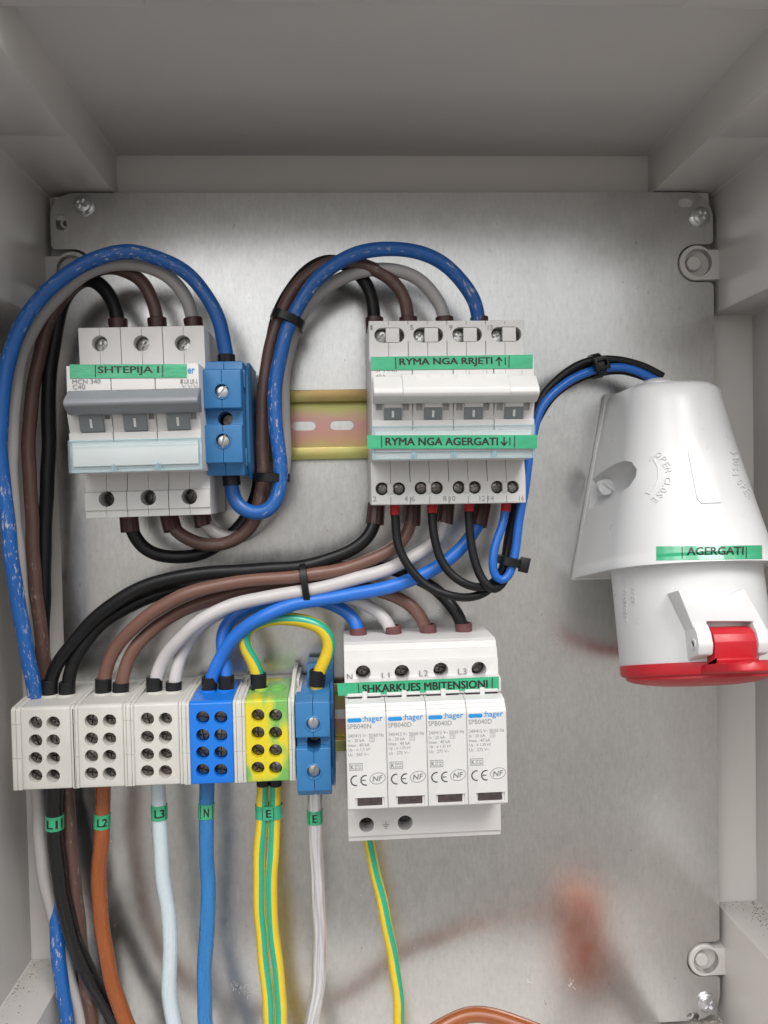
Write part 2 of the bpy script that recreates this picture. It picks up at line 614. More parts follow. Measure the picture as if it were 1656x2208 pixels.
def diff(bm, cutters):
    def tmp(b):
        me = bpy.data.meshes.new('tmp')
        b.to_mesh(me)
        b.free()
        o = bpy.data.objects.new('tmp', me)
        col.objects.link(o)
        return o
    a, c = tmp(bm), tmp(join(cutters))
    md = a.modifiers.new('cut', 'BOOLEAN')
    md.operation = 'DIFFERENCE'
    md.object = c
    md.solver = 'EXACT'
    md.use_self = True
    dg = bpy.context.evaluated_depsgraph_get()
    me = bpy.data.meshes.new_from_object(a.evaluated_get(dg))
    out = bmesh.new()
    out.from_mesh(me)
    for o in (a, c):
        m = o.data
        bpy.data.objects.remove(o)
        bpy.data.meshes.remove(m)
    bpy.data.meshes.remove(me)
    return out


def to_mesh(bm, name, mat, angle=32):
    me = bpy.data.meshes.new(name)
    for v in bm.verts:
        v.co *= 0.001
    bm.to_mesh(me)
    bm.free()
    me.materials.append(MT[mat] if isinstance(mat, str) else mat)
    for p in me.polygons:
        p.use_smooth = True
    me.set_sharp_from_angle(angle=rad(angle))
    return me


def part(name, bm, mat, parent=None, loc=(0, 0, 0), angle=32, label=None):
    me = bm if isinstance(bm, bpy.types.Mesh) else to_mesh(bm, name, mat, angle)
    o = bpy.data.objects.new(name, me)
    col.objects.link(o)
    o.location = Vector(loc) * 0.001
    if parent is not None:
        o.parent = parent.e if isinstance(parent, T) else parent
    if label:
        o['label'] = label
    return o


def tag(o, label, cat, group=None, kind=None):
    if label:
        o['label'] = label
    if cat:
        o['category'] = cat
    if group:
        o['group'] = group
    if kind:
        o['kind'] = kind
    return o


class T:
    """a thing: an Empty with its own millimetre frame, optionally turned by tilt about the plate's normal"""

    def __init__(s, name, label, cat, origin, tilt=0.0, group=None):
        s.o = Vector(origin)
        s.R = Matrix.Rotation(tilt, 3, 'Y')
        s.e = bpy.data.objects.new(name, None)
        s.e.empty_display_size = 0.01
        col.objects.link(s.e)
        s.e.location = s.o * 0.001
        s.e.rotation_euler = (0, tilt, 0)
        tag(s.e, label, cat, group)

    def l(s, px, py, h):
        return s.R.inverted() @ (W(px, py, h) - s.o)

    def x(s, px, py, h):
        return s.l(px, py, h).x

    def z(s, px, py, h):
        return s.l(px, py, h).z


def mmpp(h):
    return (D - h) / FPX


# ------------------------------------------------------------------ lettering


def text_bm(s, bold=0.0, res=3):
    if bold > 0:
        out = []
        for i, (dx, dy) in enumerate(((0, 0), (bold, bold * .5), (-bold, bold * .5), (bold, -bold * .5), (-bold, -bold * .5))):
            b = text_bm(s, 0.0, res)
            for v in b.verts:
                v.co.x += dx
                v.co.y += dy
                v.co.z = i * 0.008
            out.append(b)
        return join(out)
    cu = bpy.data.curves.new('txt', 'FONT')
    cu.body = s
    cu.size = 10.0
    cu.resolution_u = res
    cu.offset = bold
    o = bpy.data.objects.new('txt', cu)
    col.objects.link(o)
    dg = bpy.context.evaluated_depsgraph_get()
    me = bpy.data.meshes.new_from_object(o.evaluated_get(dg))
    bm = bmesh.new()
    bm.from_mesh(me)
    bpy.data.objects.remove(o)
    bpy.data.curves.remove(cu)
    bpy.data.meshes.remove(me)
    return bm


def fit_text(s, w, hgt, bold=0.0, res=3):
    """text mesh in x/z, centred on the origin, exactly w by hgt mm, facing -Y"""
    bm = text_bm(s, bold, res)
    xs = [v.co.x for v in bm.verts]
    ys = [v.co.y for v in bm.verts]
    x0, x1, y0, y1 = min(xs), max(xs), min(ys), max(ys)
    sxx = w / (x1 - x0)
    sz = hgt / (y1 - y0) if y1 - y0 > 1e-6 else 1
    for v in bm.verts:
        v.co = Vector(((v.co.x - (x0 + x1) / 2) * sxx, -v.co.z, (v.co.y - (y0 + y1) / 2) * sz))
    return bm


def place(bm, x, z, h, rot=0.0):
    m = Matrix.Translation((x, -h, z)) @ Matrix.Rotation(rot, 4, 'Y')
    bmesh.ops.transform(bm, matrix=m, verts=bm.verts)
    return bm


def txt_px(t, s, x0, y0, x1, y1, h, bold=0.0, rot=0.0):
    """print s inside the photo box x0..x1, y0..y1 on thing t at height h"""
    c = t.l((x0 + x1) / 2, (y0 + y1) / 2, h)
    return place(fit_text(s, (x1 - x0) * mmpp(h), (y1 - y0) * mmpp(h), bold), c.x, c.z, h, rot)


def quad(x0, x1, z0, z1, h):
    bm = bmesh.new()
    bm.faces.new([bm.verts.new(p) for p in ((x0, -h, z0), (x1, -h, z0), (x1, -h, z1), (x0, -h, z1))])
    return bm


def stroke(pts, w, h):
    """flat printed line through (x, z) points"""
    bm = bmesh.new()
    for a, b in zip(pts, pts[1:]):
        a, b = Vector(a), Vector(b)
        d = (b - a).normalized()
        n = Vector((-d.y, d.x)) * w / 2
        a2, b2 = a - d * w * 0.3, b + d * w * 0.3
        bm.faces.new([bm.verts.new((p.x, -h, p.y)) for p in (a2 - n, b2 - n, b2 + n, a2 + n)])
    return bm


def label_tape(t, tl, tr, bl, br, h, pieces, bars, mat='tape', th=0.18):
    """green label strip by its four photo corners at height h, with its lettering as a child"""
    P = [t.l(*p, h) for p in (bl, br, tr, tl)]
    o = (P[0] + P[1] + P[2] + P[3]) / 4
    sh = slab([(p.x - o.x, p.z - o.z) for p in P], 0, th)
    tp = part('label_tape', sh, mat, t, o)
    bms = []
    rot = -math.atan2(P[1].z - P[0].z, P[1].x - P[0].x)
    for s, x0, y0, x1, y1, bold in pieces:
        c = t.l((x0 + x1) / 2, (y0 + y1) / 2, h) - o
        bms.append(place(fit_text(s, (x1 - x0) * mmpp(h), (y1 - y0) * mmpp(h), bold), c.x, c.z, th + 0.04, rot))
    for bx in bars:
        f = (bx - tl[0]) / (tr[0] - tl[0])
        a = P[3].lerp(P[2], f) - o
        b = P[0].lerp(P[1], f) - o
        bms.append(stroke([(a.x, a.z - 0.5), (b.x, b.z + 0.5)], 0.42, th + 0.04))
    part('lettering', join(bms), 'ink', tp)
    return tp


# ------------------------------------------------------------------ shared screw meshes


def screw_mesh(kind, mat):
    b = lathe((0, 0, 0), (0, -1, 0), [(1.0, -1.2), (1.0, -0.12), (0.9, 0.0), (0.5, 0.10), (0.0, 0.12)], 24)
    cs = []
    if kind == 'cross':
        cs = [box(-0.62, 0.62, -0.5, 0.6, -0.17, 0.17, 0), box(-0.17, 0.17, -0.5, 0.6, -0.62, 0.62, 0)]
    elif kind == 'slot':
        cs = [box(-1.2, 1.2, -0.4, 0.6, -0.13, 0.13, 0)]
    elif kind == 'combi':
        cs = [box(-1.2, 1.2, -0.35, 0.6, -0.12, 0.12, 0), box(-0.14, 0.14, -0.45, 0.6, -0.6, 0.6, 0)]
    return to_mesh(diff(b, cs), 'screw_' + kind, mat)


SC = {(k, m): screw_mesh(k, m) for k in ('cross', 'slot', 'combi') for m in ('screw', 'dscrew', 'sscrew')}


def screw(parent, x, z, h, r, kind='combi', mat='dscrew', rot=None, tilt=0.0):
    o = part('screw', SC[(kind, mat)], None, parent, (x, -h, z))
    o.scale = (r, r, r)
    o.rotation_euler = (tilt, random.uniform(0, 3.1) if rot is None else rot, random.uniform(-1, 1) * tilt)
    return o


# ------------------------------------------------------------------ wires


def interp_h(pts):
    pts = [list(p) + [None] * (3 - len(p)) for p in pts]
    known = [i for i, p in enumerate(pts) if p[2] is not None]
    for a, b in zip(known, known[1:]):
        for i in range(a + 1, b):
            pts[i][2] = pts[a][2] + (pts[b][2] - pts[a][2]) * (i - a) / (b - a)
    for i in range(known[-1] + 1, len(pts)):
        pts[i][2] = pts[known[-1]][2]
    return pts


def spline(P, step=2.0):
    """centripetal Catmull-Rom through the points"""
    Q = [P[0] * 2 - P[1]] + P + [P[-1] * 2 - P[-2]]
    out = []
    for i in range(1, len(Q) - 2):
        p0, p1, p2, p3 = Q[i - 1], Q[i], Q[i + 1], Q[i + 2]
        t0 = 0.0
        t1 = t0 + max(1e-3, (p1 - p0).length) ** 0.5
        t2 = t1 + max(1e-3, (p2 - p1).length) ** 0.5
        t3 = t2 + max(1e-3, (p3 - p2).length) ** 0.5
        n = max(2, int((p2 - p1).length / step))
        for k in range(n):
            t = t1 + (t2 - t1) * k / n
            a1 = p0 * ((t1 - t) / (t1 - t0)) + p1 * ((t - t0) / (t1 - t0))
            a2 = p1 * ((t2 - t) / (t2 - t1)) + p2 * ((t - t1) / (t2 - t1))
            a3 = p2 * ((t3 - t) / (t3 - t2)) + p3 * ((t - t2) / (t3 - t2))
            b1 = a1 * ((t2 - t) / (t2 - t0)) + a2 * ((t - t0) / (t2 - t0))
            b2 = a2 * ((t3 - t) / (t3 - t1)) + a3 * ((t - t1) / (t3 - t1))
            out.append(b1 * ((t2 - t) / (t2 - t1)) + b2 * ((t - t1) / (t2 - t1)))
    out.append(P[-1])
    p1_, p2_ = random.uniform(0, 6), random.uniform(0, 6)
    for i in range(6, len(out) - 6):
        out[i] = out[i] + Vector((0.28 * math.sin(i * 0.21 + p1_) + 0.16 * math.sin(i * 0.53 + p2_), 0.2 * math.sin(i * 0.31 + p2_), 0.28 * math.sin(i * 0.17 + p2_) + 0.16 * math.sin(i * 0.47 + p1_)))
    for _ in range(3):
        out = [out[0]] + [(out[i - 1] + out[i] * 2 + out[i + 1]) / 4 for i in range(1, len(out) - 1)] + [out[-1]]
    return out


def tube_mesh(path, r, mat, name, seg=16, off=0.0, twist=0.0, wob=0.0):
    bm = bmesh.new()
    uvl = bm.loops.layers.uv.new('UVMap')
    tang = []
    for i in range(len(path)):
        a = path[max(0, i - 1)]
        b = path[min(len(path) - 1, i + 1)]
        tang.append((b - a).normalized())
    rings, dist = [], [0.0]
    for i in range(1, len(path)):
        dist.append(dist[-1] + (path[i] - path[i - 1]).length)
    ph = random.uniform(0, 6)
    for i, p in enumerate(path):
        d = tang[i]
        up = Vector((0, -1, 0))
        if abs(d.dot(up)) > 0.97:
            up = Vector((0, 0, 1))
        a = (up - d * up.dot(d)).normalized()
        b = d.cross(a)
        w = 1 + wob * (math.sin(dist[i] * 0.09 + ph) + 0.6 * math.sin(dist[i] * 0.23 + 2 * ph))
        ring = []
        for k in range(seg):
            t = 2 * math.pi * (k / seg + off) + twist * dist[i]
            ring.append(bm.verts.new(p + (a * math.cos(t) + b * math.sin(t)) * r * w))
        rings.append(ring)
    c = 2 * math.pi * r
    for i in range(len(rings) - 1):
        for k in range(seg):
            k2 = (k + 1) % seg
            f = bm.faces.new((rings[i][k], rings[i + 1][k], rings[i + 1][k2], rings[i][k2]))
            us = (k / seg, k / seg, (k + 1) / seg, (k + 1) / seg)
            vsx = (dist[i] / c, dist[i + 1] / c, dist[i + 1] / c, dist[i] / c)
            for lp, u, v in zip(f.loops, us, vsx):
                lp[uvl].uv = (u, v)
    bm.faces.new(rings[0])
    bm.faces.new(rings[-1])
    bmesh.ops.recalc_face_normals(bm, faces=bm.faces)
    return to_mesh(bm, name, mat, 60)


def tie_path(pts):
    return spline([W(*p) if not isinstance(p, Vector) else p for p in interp_h(pts)])


def wire(name, label, cat, pts, r, mat, group=None, extra=(), off=0.0, twist=0.0, wob=0.012):
    """pts are (px, py[, h]) photo points with their heights; extra are plain mm points appended"""
    P = [W(*p) for p in interp_h(pts)] + [Vector((x, -h, z)) for x, h, z in extra]
    path = spline(P)
    o0 = path[0].copy()
    me = tube_mesh([p - o0 for p in path], r, mat, name, off=off, twist=twist, wob=wob)
    o = part(name, me, None, None, o0)
    tag(o, label, cat, group)
    o['ox'], o['oy'], o['oz'] = o0
    WP[o.name] = (path, o0, r)
    return o


WP = {}


def sleeve(w, p0, p1, r0, r1, mat, flutes=False):
    """insulating collar on a wire end, from photo point p0 (device side) to p1 (rim)"""
    a, b = W(*p0), W(*p1)
    o0 = WP[w.name][1]
    L = (b - a).length
    prof = [(r0 * 0.8, 0), (r0, 0.01), (r1, L - 0.3), (r1 - 0.25, L), (r1 - 0.8, L), (r1 - 0.9, L - 2.0)]
    bm = lathe(Vector((0, 0, 0)), b - a, prof, 26)
    if flutes:
        d = (b - a).normalized()
        for i, v in enumerate(bm.verts):
            q = v.co - d * v.co.dot(d)
            if q.length > r0 * 0.9 and (i % 2):
                v.co -= q.normalized() * 0.22
    return part('sleeve', bm, mat, w, a - o0, angle=28)


# ================================================================== the enclosure
XL, XR, ZT, ZB = -144.5, 199.8, 151.8, -292.0
HB, HF = -9.0, 140.0
RTL, RTR, RTZ = -110.5, 166.5, 173.0          # top recess
RRZ0, RRZ1, RRX = -229.5, 89.0, 222.5         # right recess
RLZ0, RLZ1, RLX = -242.0, 86.0, -166.5        # left recess
inner = [(XL, ZT), (RTL, ZT), (RTL, RTZ), (RTR, RTZ), (RTR, ZT), (XR, ZT), (XR, RRZ1), (RRX, RRZ1), (RRX, RRZ0), (XR, RRZ0),
         (XR, ZB), (RTR, ZB), (RTR, ZB - 22), (RTL, ZB - 22), (RTL, ZB), (XL, ZB), (XL, RLZ0), (RLX, RLZ0), (RLX, RLZ1), (XL, RLZ1)]
outer = [(-171, 178), (227, 178), (227, -319), (-171, -319)]
enc = T('enclosure', 'open light grey plastic cabinet around the mounting plate with recessed walls', 'cabinet', (28, 9, -319))


def rel(o, loop):
    return [(x - o.o.x, z - o.o.z) for x, z in loop]


part('shell', slab(rel(enc, outer), HB + 9, HF + 9, 0.9, [rel(enc, inner)]), 'shell', enc, angle=40)
part('back_panel', slab(rel(enc, outer), HB + 5, HB + 9.003), 'shell', enc)
# shallow step moulded across the corner shoulders
for x0, x1 in ((XL + 0.3, RTL - 0.3), (RTR + 0.3, XR - 0.3)):
    part('shoulder_step', box(x0 - 28, x1 - 28, 83 + HB + 9 - 9 + 0, HF + 8, ZT + 319 - 0.55, ZT + 319 + 1, 0.25), 'shell', enc)


def bmr(bm, o):
    for v in bm.verts:
        v.co -= o
    return bm


# front rim lip above the top wall
HR = 134.0
zrim = W(828, 10, HR).z
rim = join([box(XL - 24, XR + 24, HR, HF + 4, zrim, 177.5, 0.8), box(XL - 24.2, W(312, 14, HR).x, HR - 0.6, HF + 4.2, W(200, 14.5, HR).z, 177.3, 0.6),
            box(W(1468, 16, HR).x, XR + 24.2, HR - 0.6, HF + 4.2, W(1560, 18, HR).z, 177.3, 0.6)])
part('rim', bmr(rim, enc.o), 'shell', enc)


def boss(px, py, side, r_px=38):
    c = W(px, py, 4)
    r = r_px * mmpp(4)
    wall = XR if side > 0 else XL
    body = lathe((c.x, -HB, c.z), (0, -1, 0), [(r, -1), (r, 10.1), (r - 0.5, 10.6)], 40)
    arm = box(min(c.x, wall + side), max(c.x, wall + side), HB - 1, 1.4, c.z - r * 0.98, c.z + r * 0.75, 0.5)
    body = diff(body, [hcyl(c.x + 0.6 * side, c.z, -2.5, 20, r * 0.80, 36)])
    peg = lathe((c.x - 1.2, 3, c.z), (0, -1, 0), [(r * 0.44, -1), (r * 0.42, 3.2), (r * 0.37, 3.7)], 28)
    arm = diff(arm, [hcyl(c.x + 0.6 * side, c.z, -7, 20, r * 0.80, 36)])
    o = part('screw_boss', bmr(join([body, arm]), c), 'shell', enc, c - enc.o)
    part('peg', bmr(peg, c), 'shell', o)
    return c, r


b1 = boss(1508, 563, 1)
b2 = boss(1525, 2078, 1, 36)
b3 = boss(152, 578, -1, 38)

# corner brackets of the shell that show past the plate corners
for xa, xb, hz in ((1455, 1528, 415), (117, 196, 424)):
    a, b = W(xa, hz, -2), W(xb, hz, -2)
    part('corner_ledge', bmr(box(a.x, b.x, -9.2, -1.6, a.z - 12, a.z, 0.8), enc.o), 'shell', enc)

# ------------------------------------------------------------------ mounting plate
pl = T('mounting_plate', 'galvanised steel plate screwed to the back of the cabinet', 'metal plate', (28, 0, -70))
ptop = 151.0
pleft, pright, pbot = -141.8, 197.4, -288.5


def arc(cx, cz, r, a0, a1, k=12):
    return [(cx + r * math.cos(rad(a0 + (a1 - a0) * i / k)), cz + r * math.sin(rad(a0 + (a1 - a0) * i / k))) for i in range(k + 1)]


def notch_r(c, r, zt, zb, e, rr=2.0):
    """cut round a boss on the right edge, walked downwards"""
    R = r + 0.9
    return [(e, zt + rr), (e - 0.6, zt + 0.6), (e - rr, zt)] + \
        [p for p in arc(c.x, c.z, R, 90, 270, 18) if p[1] < zt + 0.01 and p[1] > zb - 0.01] + [(e - rr, zb), (e - 0.6, zb - 0.6), (e, zb - rr)]


op = []
op += arc(pright - 14, ptop - 14, 14, 90, 0, 10)
op += notch_r(b1[0], b1[1], b1[0].z + b1[1] + 0.9, b1[0].z - b1[1] - 0.9, pright)
op += notch_r(b2[0], b2[1], b2[0].z + b2[1] + 0.9, b2[0].z - b2[1] - 0.9, pright)
op += [(pright, pbot + 14)] + arc(pright - 14, pbot + 14, 14, 0, -90, 8)
op += [(pleft + 14, pbot)] + arc(pleft + 14, pbot + 14, 14, -90, -180, 8)[1:]
lc, lr = b3[0], b3[1] + 1.5
lo_ = [(pleft, lc.z - lr - 2), (pleft + 1, lc.z - lr - 0.4), (pleft + 2.5, lc.z - lr)]
lo_ += [p for p in arc(lc.x, lc.z, lr, -90, 90, 18)] + [(pleft + 2.5, lc.z + lr), (pleft + 1, lc.z + lr + 0.4), (pleft, lc.z + lr + 2)]
op += lo_
op += arc(pleft + 12, ptop - 12, 12, 180, 90, 10)


def slot_at(px0, py0, px1, py1):
    a, b = W(px0, py0, 0), W(px1, py1, 0)
    return stadium(a.x, b.x, b.z, a.z)


hl = [slot_at(1461, 427, 1495, 447), slot_at(1481, 2184, 1508, 2201)]
a, b = W(120, 462, 0), W(144, 497, 0)
hl.append([(z_, x_) for x_, z_ in stadium(b.z, a.z, a.x, b.x)])
part('sheet', slab(rel(pl, op), -1.6, 0.0, 0, [rel(pl, q) for q in hl]), 'steel', pl, angle=20)
for q, dx in zip(hl, (-1.4, -1.4, 1.6)):
    cxq = sum(p[0] for p in q) / len(q)
    czq = sum(p[1] for p in q) / len(q)
    o = part('screw_pillar', bmr(lathe((cxq + dx, 8, czq), (0, -1, 0), [(2.6, 0), (2.6, 6.2), (1.5, 6.4), (1.4, 1.0)], 20), enc.o), 'shell', enc)
for px, py, kind in ((178, 440, 'cross'), (1512, 465, 'cross'), (1527, 2166, 'cross')):
    c = W(px, py, 2.0) - pl.o
    s = screw(pl, c.x, c.z, 2.6, 4.2, kind, 'screw', random.uniform(0, 1.5))
    part('washer', lathe((0, 0, 0), (0, -1, 0), [(1.20, -0.62), (1.22, -0.35), (1.0, -0.2)], 28), 'screw', s, (0, 0, 0)).scale = (1, 1, 1)

# rubbed and scratched spots on the sheet
for (px, py, w_, n_) in ((524, 2132, 26, 16), (1140, 2112, 6, 3), (1231, 2118, 9, 4), (1196, 1372, 9, 2)):
    bb = []
    for k in range(n_ * 2):
        x_ = px + random.gauss(0, w_ * 0.5)
        y_ = py + random.gauss(0, 5) + (x_ - px) * 0.4
        an, ln = random.gauss(1.2, 0.5), random.uniform(2, 9)
        a, b = W(x_, y_, 0), W(x_ + ln * math.cos(an), y_ + ln * math.sin(an), 0)
        bb.append(stroke([(a.x - pl.o.x, a.z - pl.o.z), (b.x - pl.o.x, b.z - pl.o.z)], random.uniform(0.1, 0.3), 0.03 + 0.002 * k))
    part('scratch', join(bb), 'scratch', pl)

# ================================================================== DIN rails


def rail(zc, x0, x1, slots, label):
    t = T('mounting_rail', label, 'rail', ((x0 + x1) / 2, 0, zc))
    hw = (x1 - x0) / 2
    web = slab([(-hw, -12.4), (hw, -12.4), (hw, 12.4), (-hw, 12.4)], 0.0, 1.0, 0, [[(x - t.o.x, z) for x, z in stadium(s - 6, s + 6, -2.4, 2.4)] for s in slots])
    part('web', web, 'rail', t)
    for sg in (1, -1):
        prof = [(11.4 * sg, 1.002), (12.4 * sg, 1.002), (12.4 * sg, 6.5), (17.5 * sg, 6.5), (17.5 * sg, 7.5), (11.4 * sg, 7.5)]
        part('flange', prism(prof, -hw, hw, 0.35), 'rail', t)
    return t


zr1 = (W(710, 840, 7.5).z + W(710, 990, 7.5).z) / 2
zr2 = (W(725, 1474, 7.5).z + W(725, 1621, 7.5).z) / 2
sl = [W(655, 916, 1).x, W(737, 916, 1).x]
pit = sl[1] - sl[0]
rail(zr1, -112, 82, [sl[0] + pit * k for k in range(-5, 5)], 'yellow passivated slotted mounting rail behind the grey-levered breaker and the changeover switch')
rail(zr2, -150, 66, [-140 + pit * k for k in range(10)], 'yellow passivated mounting rail behind the row of terminal blocks and surge arrester')

# ================================================================== three pole breaker
mcb = T('circuit_breaker', 'three pole white circuit breaker with long grey lever bar and SHTEPIJA label', 'breaker', (-86.4, 0, 32.0), rad(-0.55))
HS, HN = 50.0, 68.0
zt_ = mcb.z(302, 704, HS)
zb_ = mcb.z(320, 1113.5, HS)
zn1 = mcb.z(292, 786, HN)
zn0 = mcb.z(298, 1016, HN)
hw = 27.6
zmid = mcb.z(300, 931, HN)
zlev = mcb.z(295, 880, HN)
prof = [(zb_, 3), (zb_, HS - 0.6), (zb_ + 3.2, HS - 0.6), (zb_ + 3.3, HS + 0.3), (mcb.z(320, 1059, HS), HS + 0.3), (mcb.z(320, 1057, HS), HS - 1.2),
        (zn0 - 0.3, HS - 2.5), (zn0, HN - 1.5), (zmid, HN), (zmid + 0.4, HN - 1.2), (mcb.z(295, 893, HN), HN + 1.2), (zlev + 3, HN + 0.4), (zn1, HN), (zn1 + 0.3, HS - 0.5),
        (zt_ - 0.3, HS), (zt_, HS - 0.5), (zt_, 3)]
topH = [(215, 740.5), (304.6, 740), (393.5, 739.5)]
botH = [(230, 1076), (320, 1073), (408.4, 1071)]
cut = []
HP = []
for px, py in topH + botH:
    c = mcb.l(px, py, HS)
    HP.append(c)
    cut.append(hcyl(c.x, c.z, HS - 11, HS + 6, 3.5, 28))
xs = [-hw + 2 * hw * k / 6 for k in range(1, 6)]
for k, x in enumerate(xs):
    wdt = 0.16 if k % 2 else 0.09
    for (z0, z1, hh) in ((zb_ - 1, zn0, HS), (zn1 - 0.2, zt_ + 1, HS)):
        cut.append(box(x - wdt, x + wdt, hh - 3.0, hh + 2, z0, z1, 0))
    if k % 2:
        cut.append(box(x - 0.2, x + 0.2, HN - 1.5, HN + 4, zn0 - 1, zn1 + 0.5, 0))
for k in range(3):                                  # notch right of each toggle
    c0 = mcb.l((231, 326, 416)[k], 897, HN)
    cut.append(box(c0.x - 1.0, c0.x + 1.6, HN - 2, HN + 4, c0.z - 1.4, c0.z + 3, 0))
part('body', diff(prism(prof, -hw, hw, 0.28), cut), 'white', mcb)
for i, c in enumerate(HP):
    screw(mcb, c.x + 0.2, c.z - 0.2, HS - (5.0 if i < 3 else 8.0), 3.25, 'cross' if i < 3 else 'combi', 'sscrew' if i < 3 else 'dscrew', tilt=0.12)
# lever bar
xl0, xl1 = mcb.x(140, 865, 76), mcb.x(429, 862, 76)
lz = [mcb.z(285, y, hh) for y, hh in ((840, 71), (866, 79), (892, 72))]
lp = [(lz[0], 69.5), (lz[0], 72.0), (lz[1] + 1.6, 78.2), (lz[1], 79.0), (lz[1] - 1.2, 78.6), (lz[2], 73.0), (lz[2], 69.5)]
lv = part('lever_bar', prism(lp, xl0, xl1, 0.5, 3), 'lever', mcb)
for k in range(6):                                  # raised pads along the top of the bar
    p0 = mcb.l(203 + k * 25.6 + 0.9, 848, 74)
    p1 = mcb.l(203 + (k + 1) * 25.6 - 0.9, 848, 74)
    q = prism([(lz[0] - 0.2, 72.0), (lz[0] - 0.2, 72.9), (lz[0] - 2.6, 74.9), (lz[0] - 2.6, 73.5)], p0.x, p1.x, 0.12)
    part('grip_pad', q, 'lever', lv)
for k, (xa, xb) in enumerate(((172, 224), (267, 317), (360, 409))):
    a, b = mcb.l(xa, 893, HN), mcb.l(xb, 893, HN)
    z0, z1 = mcb.z(295, 929, HN), mcb.z(295, 889, HN)
    tg = part('toggle', prism([(z0, HN - 2), (z0, HN + 0.2), (z0 + 2.5, HN + 1.3), (z1, HN + 2.6), (z1, HN - 2)], a.x, b.x, 0.25), 'toggle', mcb)
    xm = (a.x + b.x) / 2
    part('mark', prism([(z0 + 1.6, HN + 1.25), (z0 + 5.2, HN + 2.25), (z0 + 5.2, HN + 1.6), (z0 + 1.6, HN + 0.5)], xm - 0.5, xm + 0.5, 0.0), 'pale_ink', tg)


def clear_cover(t, x0, x1, z0, z1, h, nseg):
    cv = part('clear_cover', box(x0, x1, h + 0.15, h + 1.0, z0, z1, 0.25), 'clear', t)
    e = [box(x0 - 0.4, x1 + 0.4, h - 2.0, h + 1.2, z0 - 0.5, z0 + 0.45, 0.2), box(x0 - 0.4, x1 + 0.4, h + 0.0, h + 1.25, z1 - 0.4, z1 + 0.2, 0.1),
         box(x0 - 0.5, x0 + 0.5, h - 1.0, h + 1.25, z0, z1, 0.2), box(x1 - 0.5, x1 + 0.5, h - 1.0, h + 1.25, z0, z1, 0.2),
         box(x0 + 1.5, x1 - 1.5, h + 0.9, h + 1.2, z1 - 2.1, z1 - 1.85, 0.05), box(x0 + 1.5, x1 - 1.5, h + 0.9, h + 1.3, z0 + 1.3, z0 + 1.55, 0.05)]
    for k in range(1, nseg):
        xk = x0 + (x1 - x0) * k / nseg
        e.append(box(xk - 1.1, xk + 1.1, h + 0.1, h + 1.5, z0 + 0.3, z0 + 2.6, 0.15))
        e.append(box(xk - 0.35, xk + 0.35, h + 0.1, h + 1.7, z0 + 0.2, z0 + 3.2, 0.1))
    part('cover_frame', join(e), 'clear_edge', cv)
    return cv


zc1 = mcb.z(295, 947, HN + 1)
clear_cover(mcb, -hw + 0.2, hw - 0.2, zn0 + 0.3, zc1, HN, 3)
part('paper_insert', box(-hw + 1.4, hw - 1.4, HN - 0.9, HN + 0.1, zn0 + 2.6, zc1 - 0.8, 0.05), 'nose', mcb)
label_tape(mcb, (150.5, 786), (402.7, 785), (151, 816), (403, 814.5), HN + 0.25,
           [('SHTEPIJA I', 213.5, 790, 341, 809, 0.18)], (205.5, 350.5), 'tapec')
lt = [txt_px(mcb, 'MCN 340', 157, 817.6, 215.5, 827, HN + 0.5), txt_px(mcb, 'C40', 157, 829, 183, 838.5, HN + 0.6)]
for k in range(3):
    a = mcb.l(391.5 + k * 12.5, 822, HN + 0.5)
    lt.append(place(fit_text('135'[k], 1.0, 1.7), a.x, a.z, HN + 0.5))
    lt.append(stroke([(a.x + 1.0, a.z - 0.8), (a.x + 1.9, a.z - 0.8)], 0.18, HN + 0.55))
    lt.append(stroke([(a.x + 1.4, a.z + 0.8), (a.x + 1.4, a.z - 0.8)], 0.18, HN + 0.55))
    lt.append(stroke([(a.x + 0.2, a.z - 1.4), (a.x + 1.4, a.z - 3.6)], 0.2, HN + 0.6))
    lt.append(stroke([(a.x + 1.2, a.z - 2.0), (a.x + 2.0, a.z - 2.0)], 0.18, HN + 0.6))
part('lettering', join(lt), 'grey_ink', mcb)
part('logo', txt_px(mcb, 'er', 405, 794.5, 419.6, 805, HN + 0.3, 0.12), 'blue_ink', mcb)

# ================================================================== changeover switch
sft = T('changeover_switch', 'four pole white changeover switch with two RYMA NGA labels and white lever bar', 'switch', (49.6, 0, 34.0), rad(0.35))
hw = 35.4
zt_ = sft.z(964, 691, HS)
zb_ = sft.z(965, 1087, HS)
zn1 = sft.z(975, 768, HN)
zn0 = sft.z(978, 989, HN)
prof = [(zb_, 3), (zb_, HS - 0.4), (zb_ + 0.4, HS), (sft.z(965, 1032, HS), HS), (zn0 - 0.3, HS - 2.5), (zn0, HN - 1.5), (sft.z(975, 917, HN), HN - 0.3),
        (sft.z(975, 905, HN), HN), (sft.z(975, 904, HN), HN - 1.6), (sft.z(975, 868, HN), HN + 0.6), (zn1, HN), (zn1 + 0.3, HS - 0.5), (zt_ - 0.4, HS), (zt_, HS - 0.4), (zt_, 3)]
cut, scr = [], []
for k in range(4):
    xa, xb = (806.8, 890.9, 975, 1059)[k], (873, 956.4, 1040, 1125)[k]
    yo = -0.7 * k
    a, b = sft.l(xa, 706.5 + yo, HS), sft.l(xb, 738.5 + yo, HS)
    cut.append(slab(stadium(a.x, b.x, b.z, a.z), HS - 9, HS + 5))
    c = sft.l(xa + 15, 724 + yo, HS)
    scr.append((c.x, c.z, HS - 4.0, 3.0, 'cross', 'sscrew'))
    scr.append((a.x, b.x, a.z, b.z))
bh = [(823.7, 1054), (860, 1054), (907.8, 1052.6), (941.7, 1052), (990, 1051), (1024, 1051), (1072.5, 1050.4), (1105.8, 1050.4)]
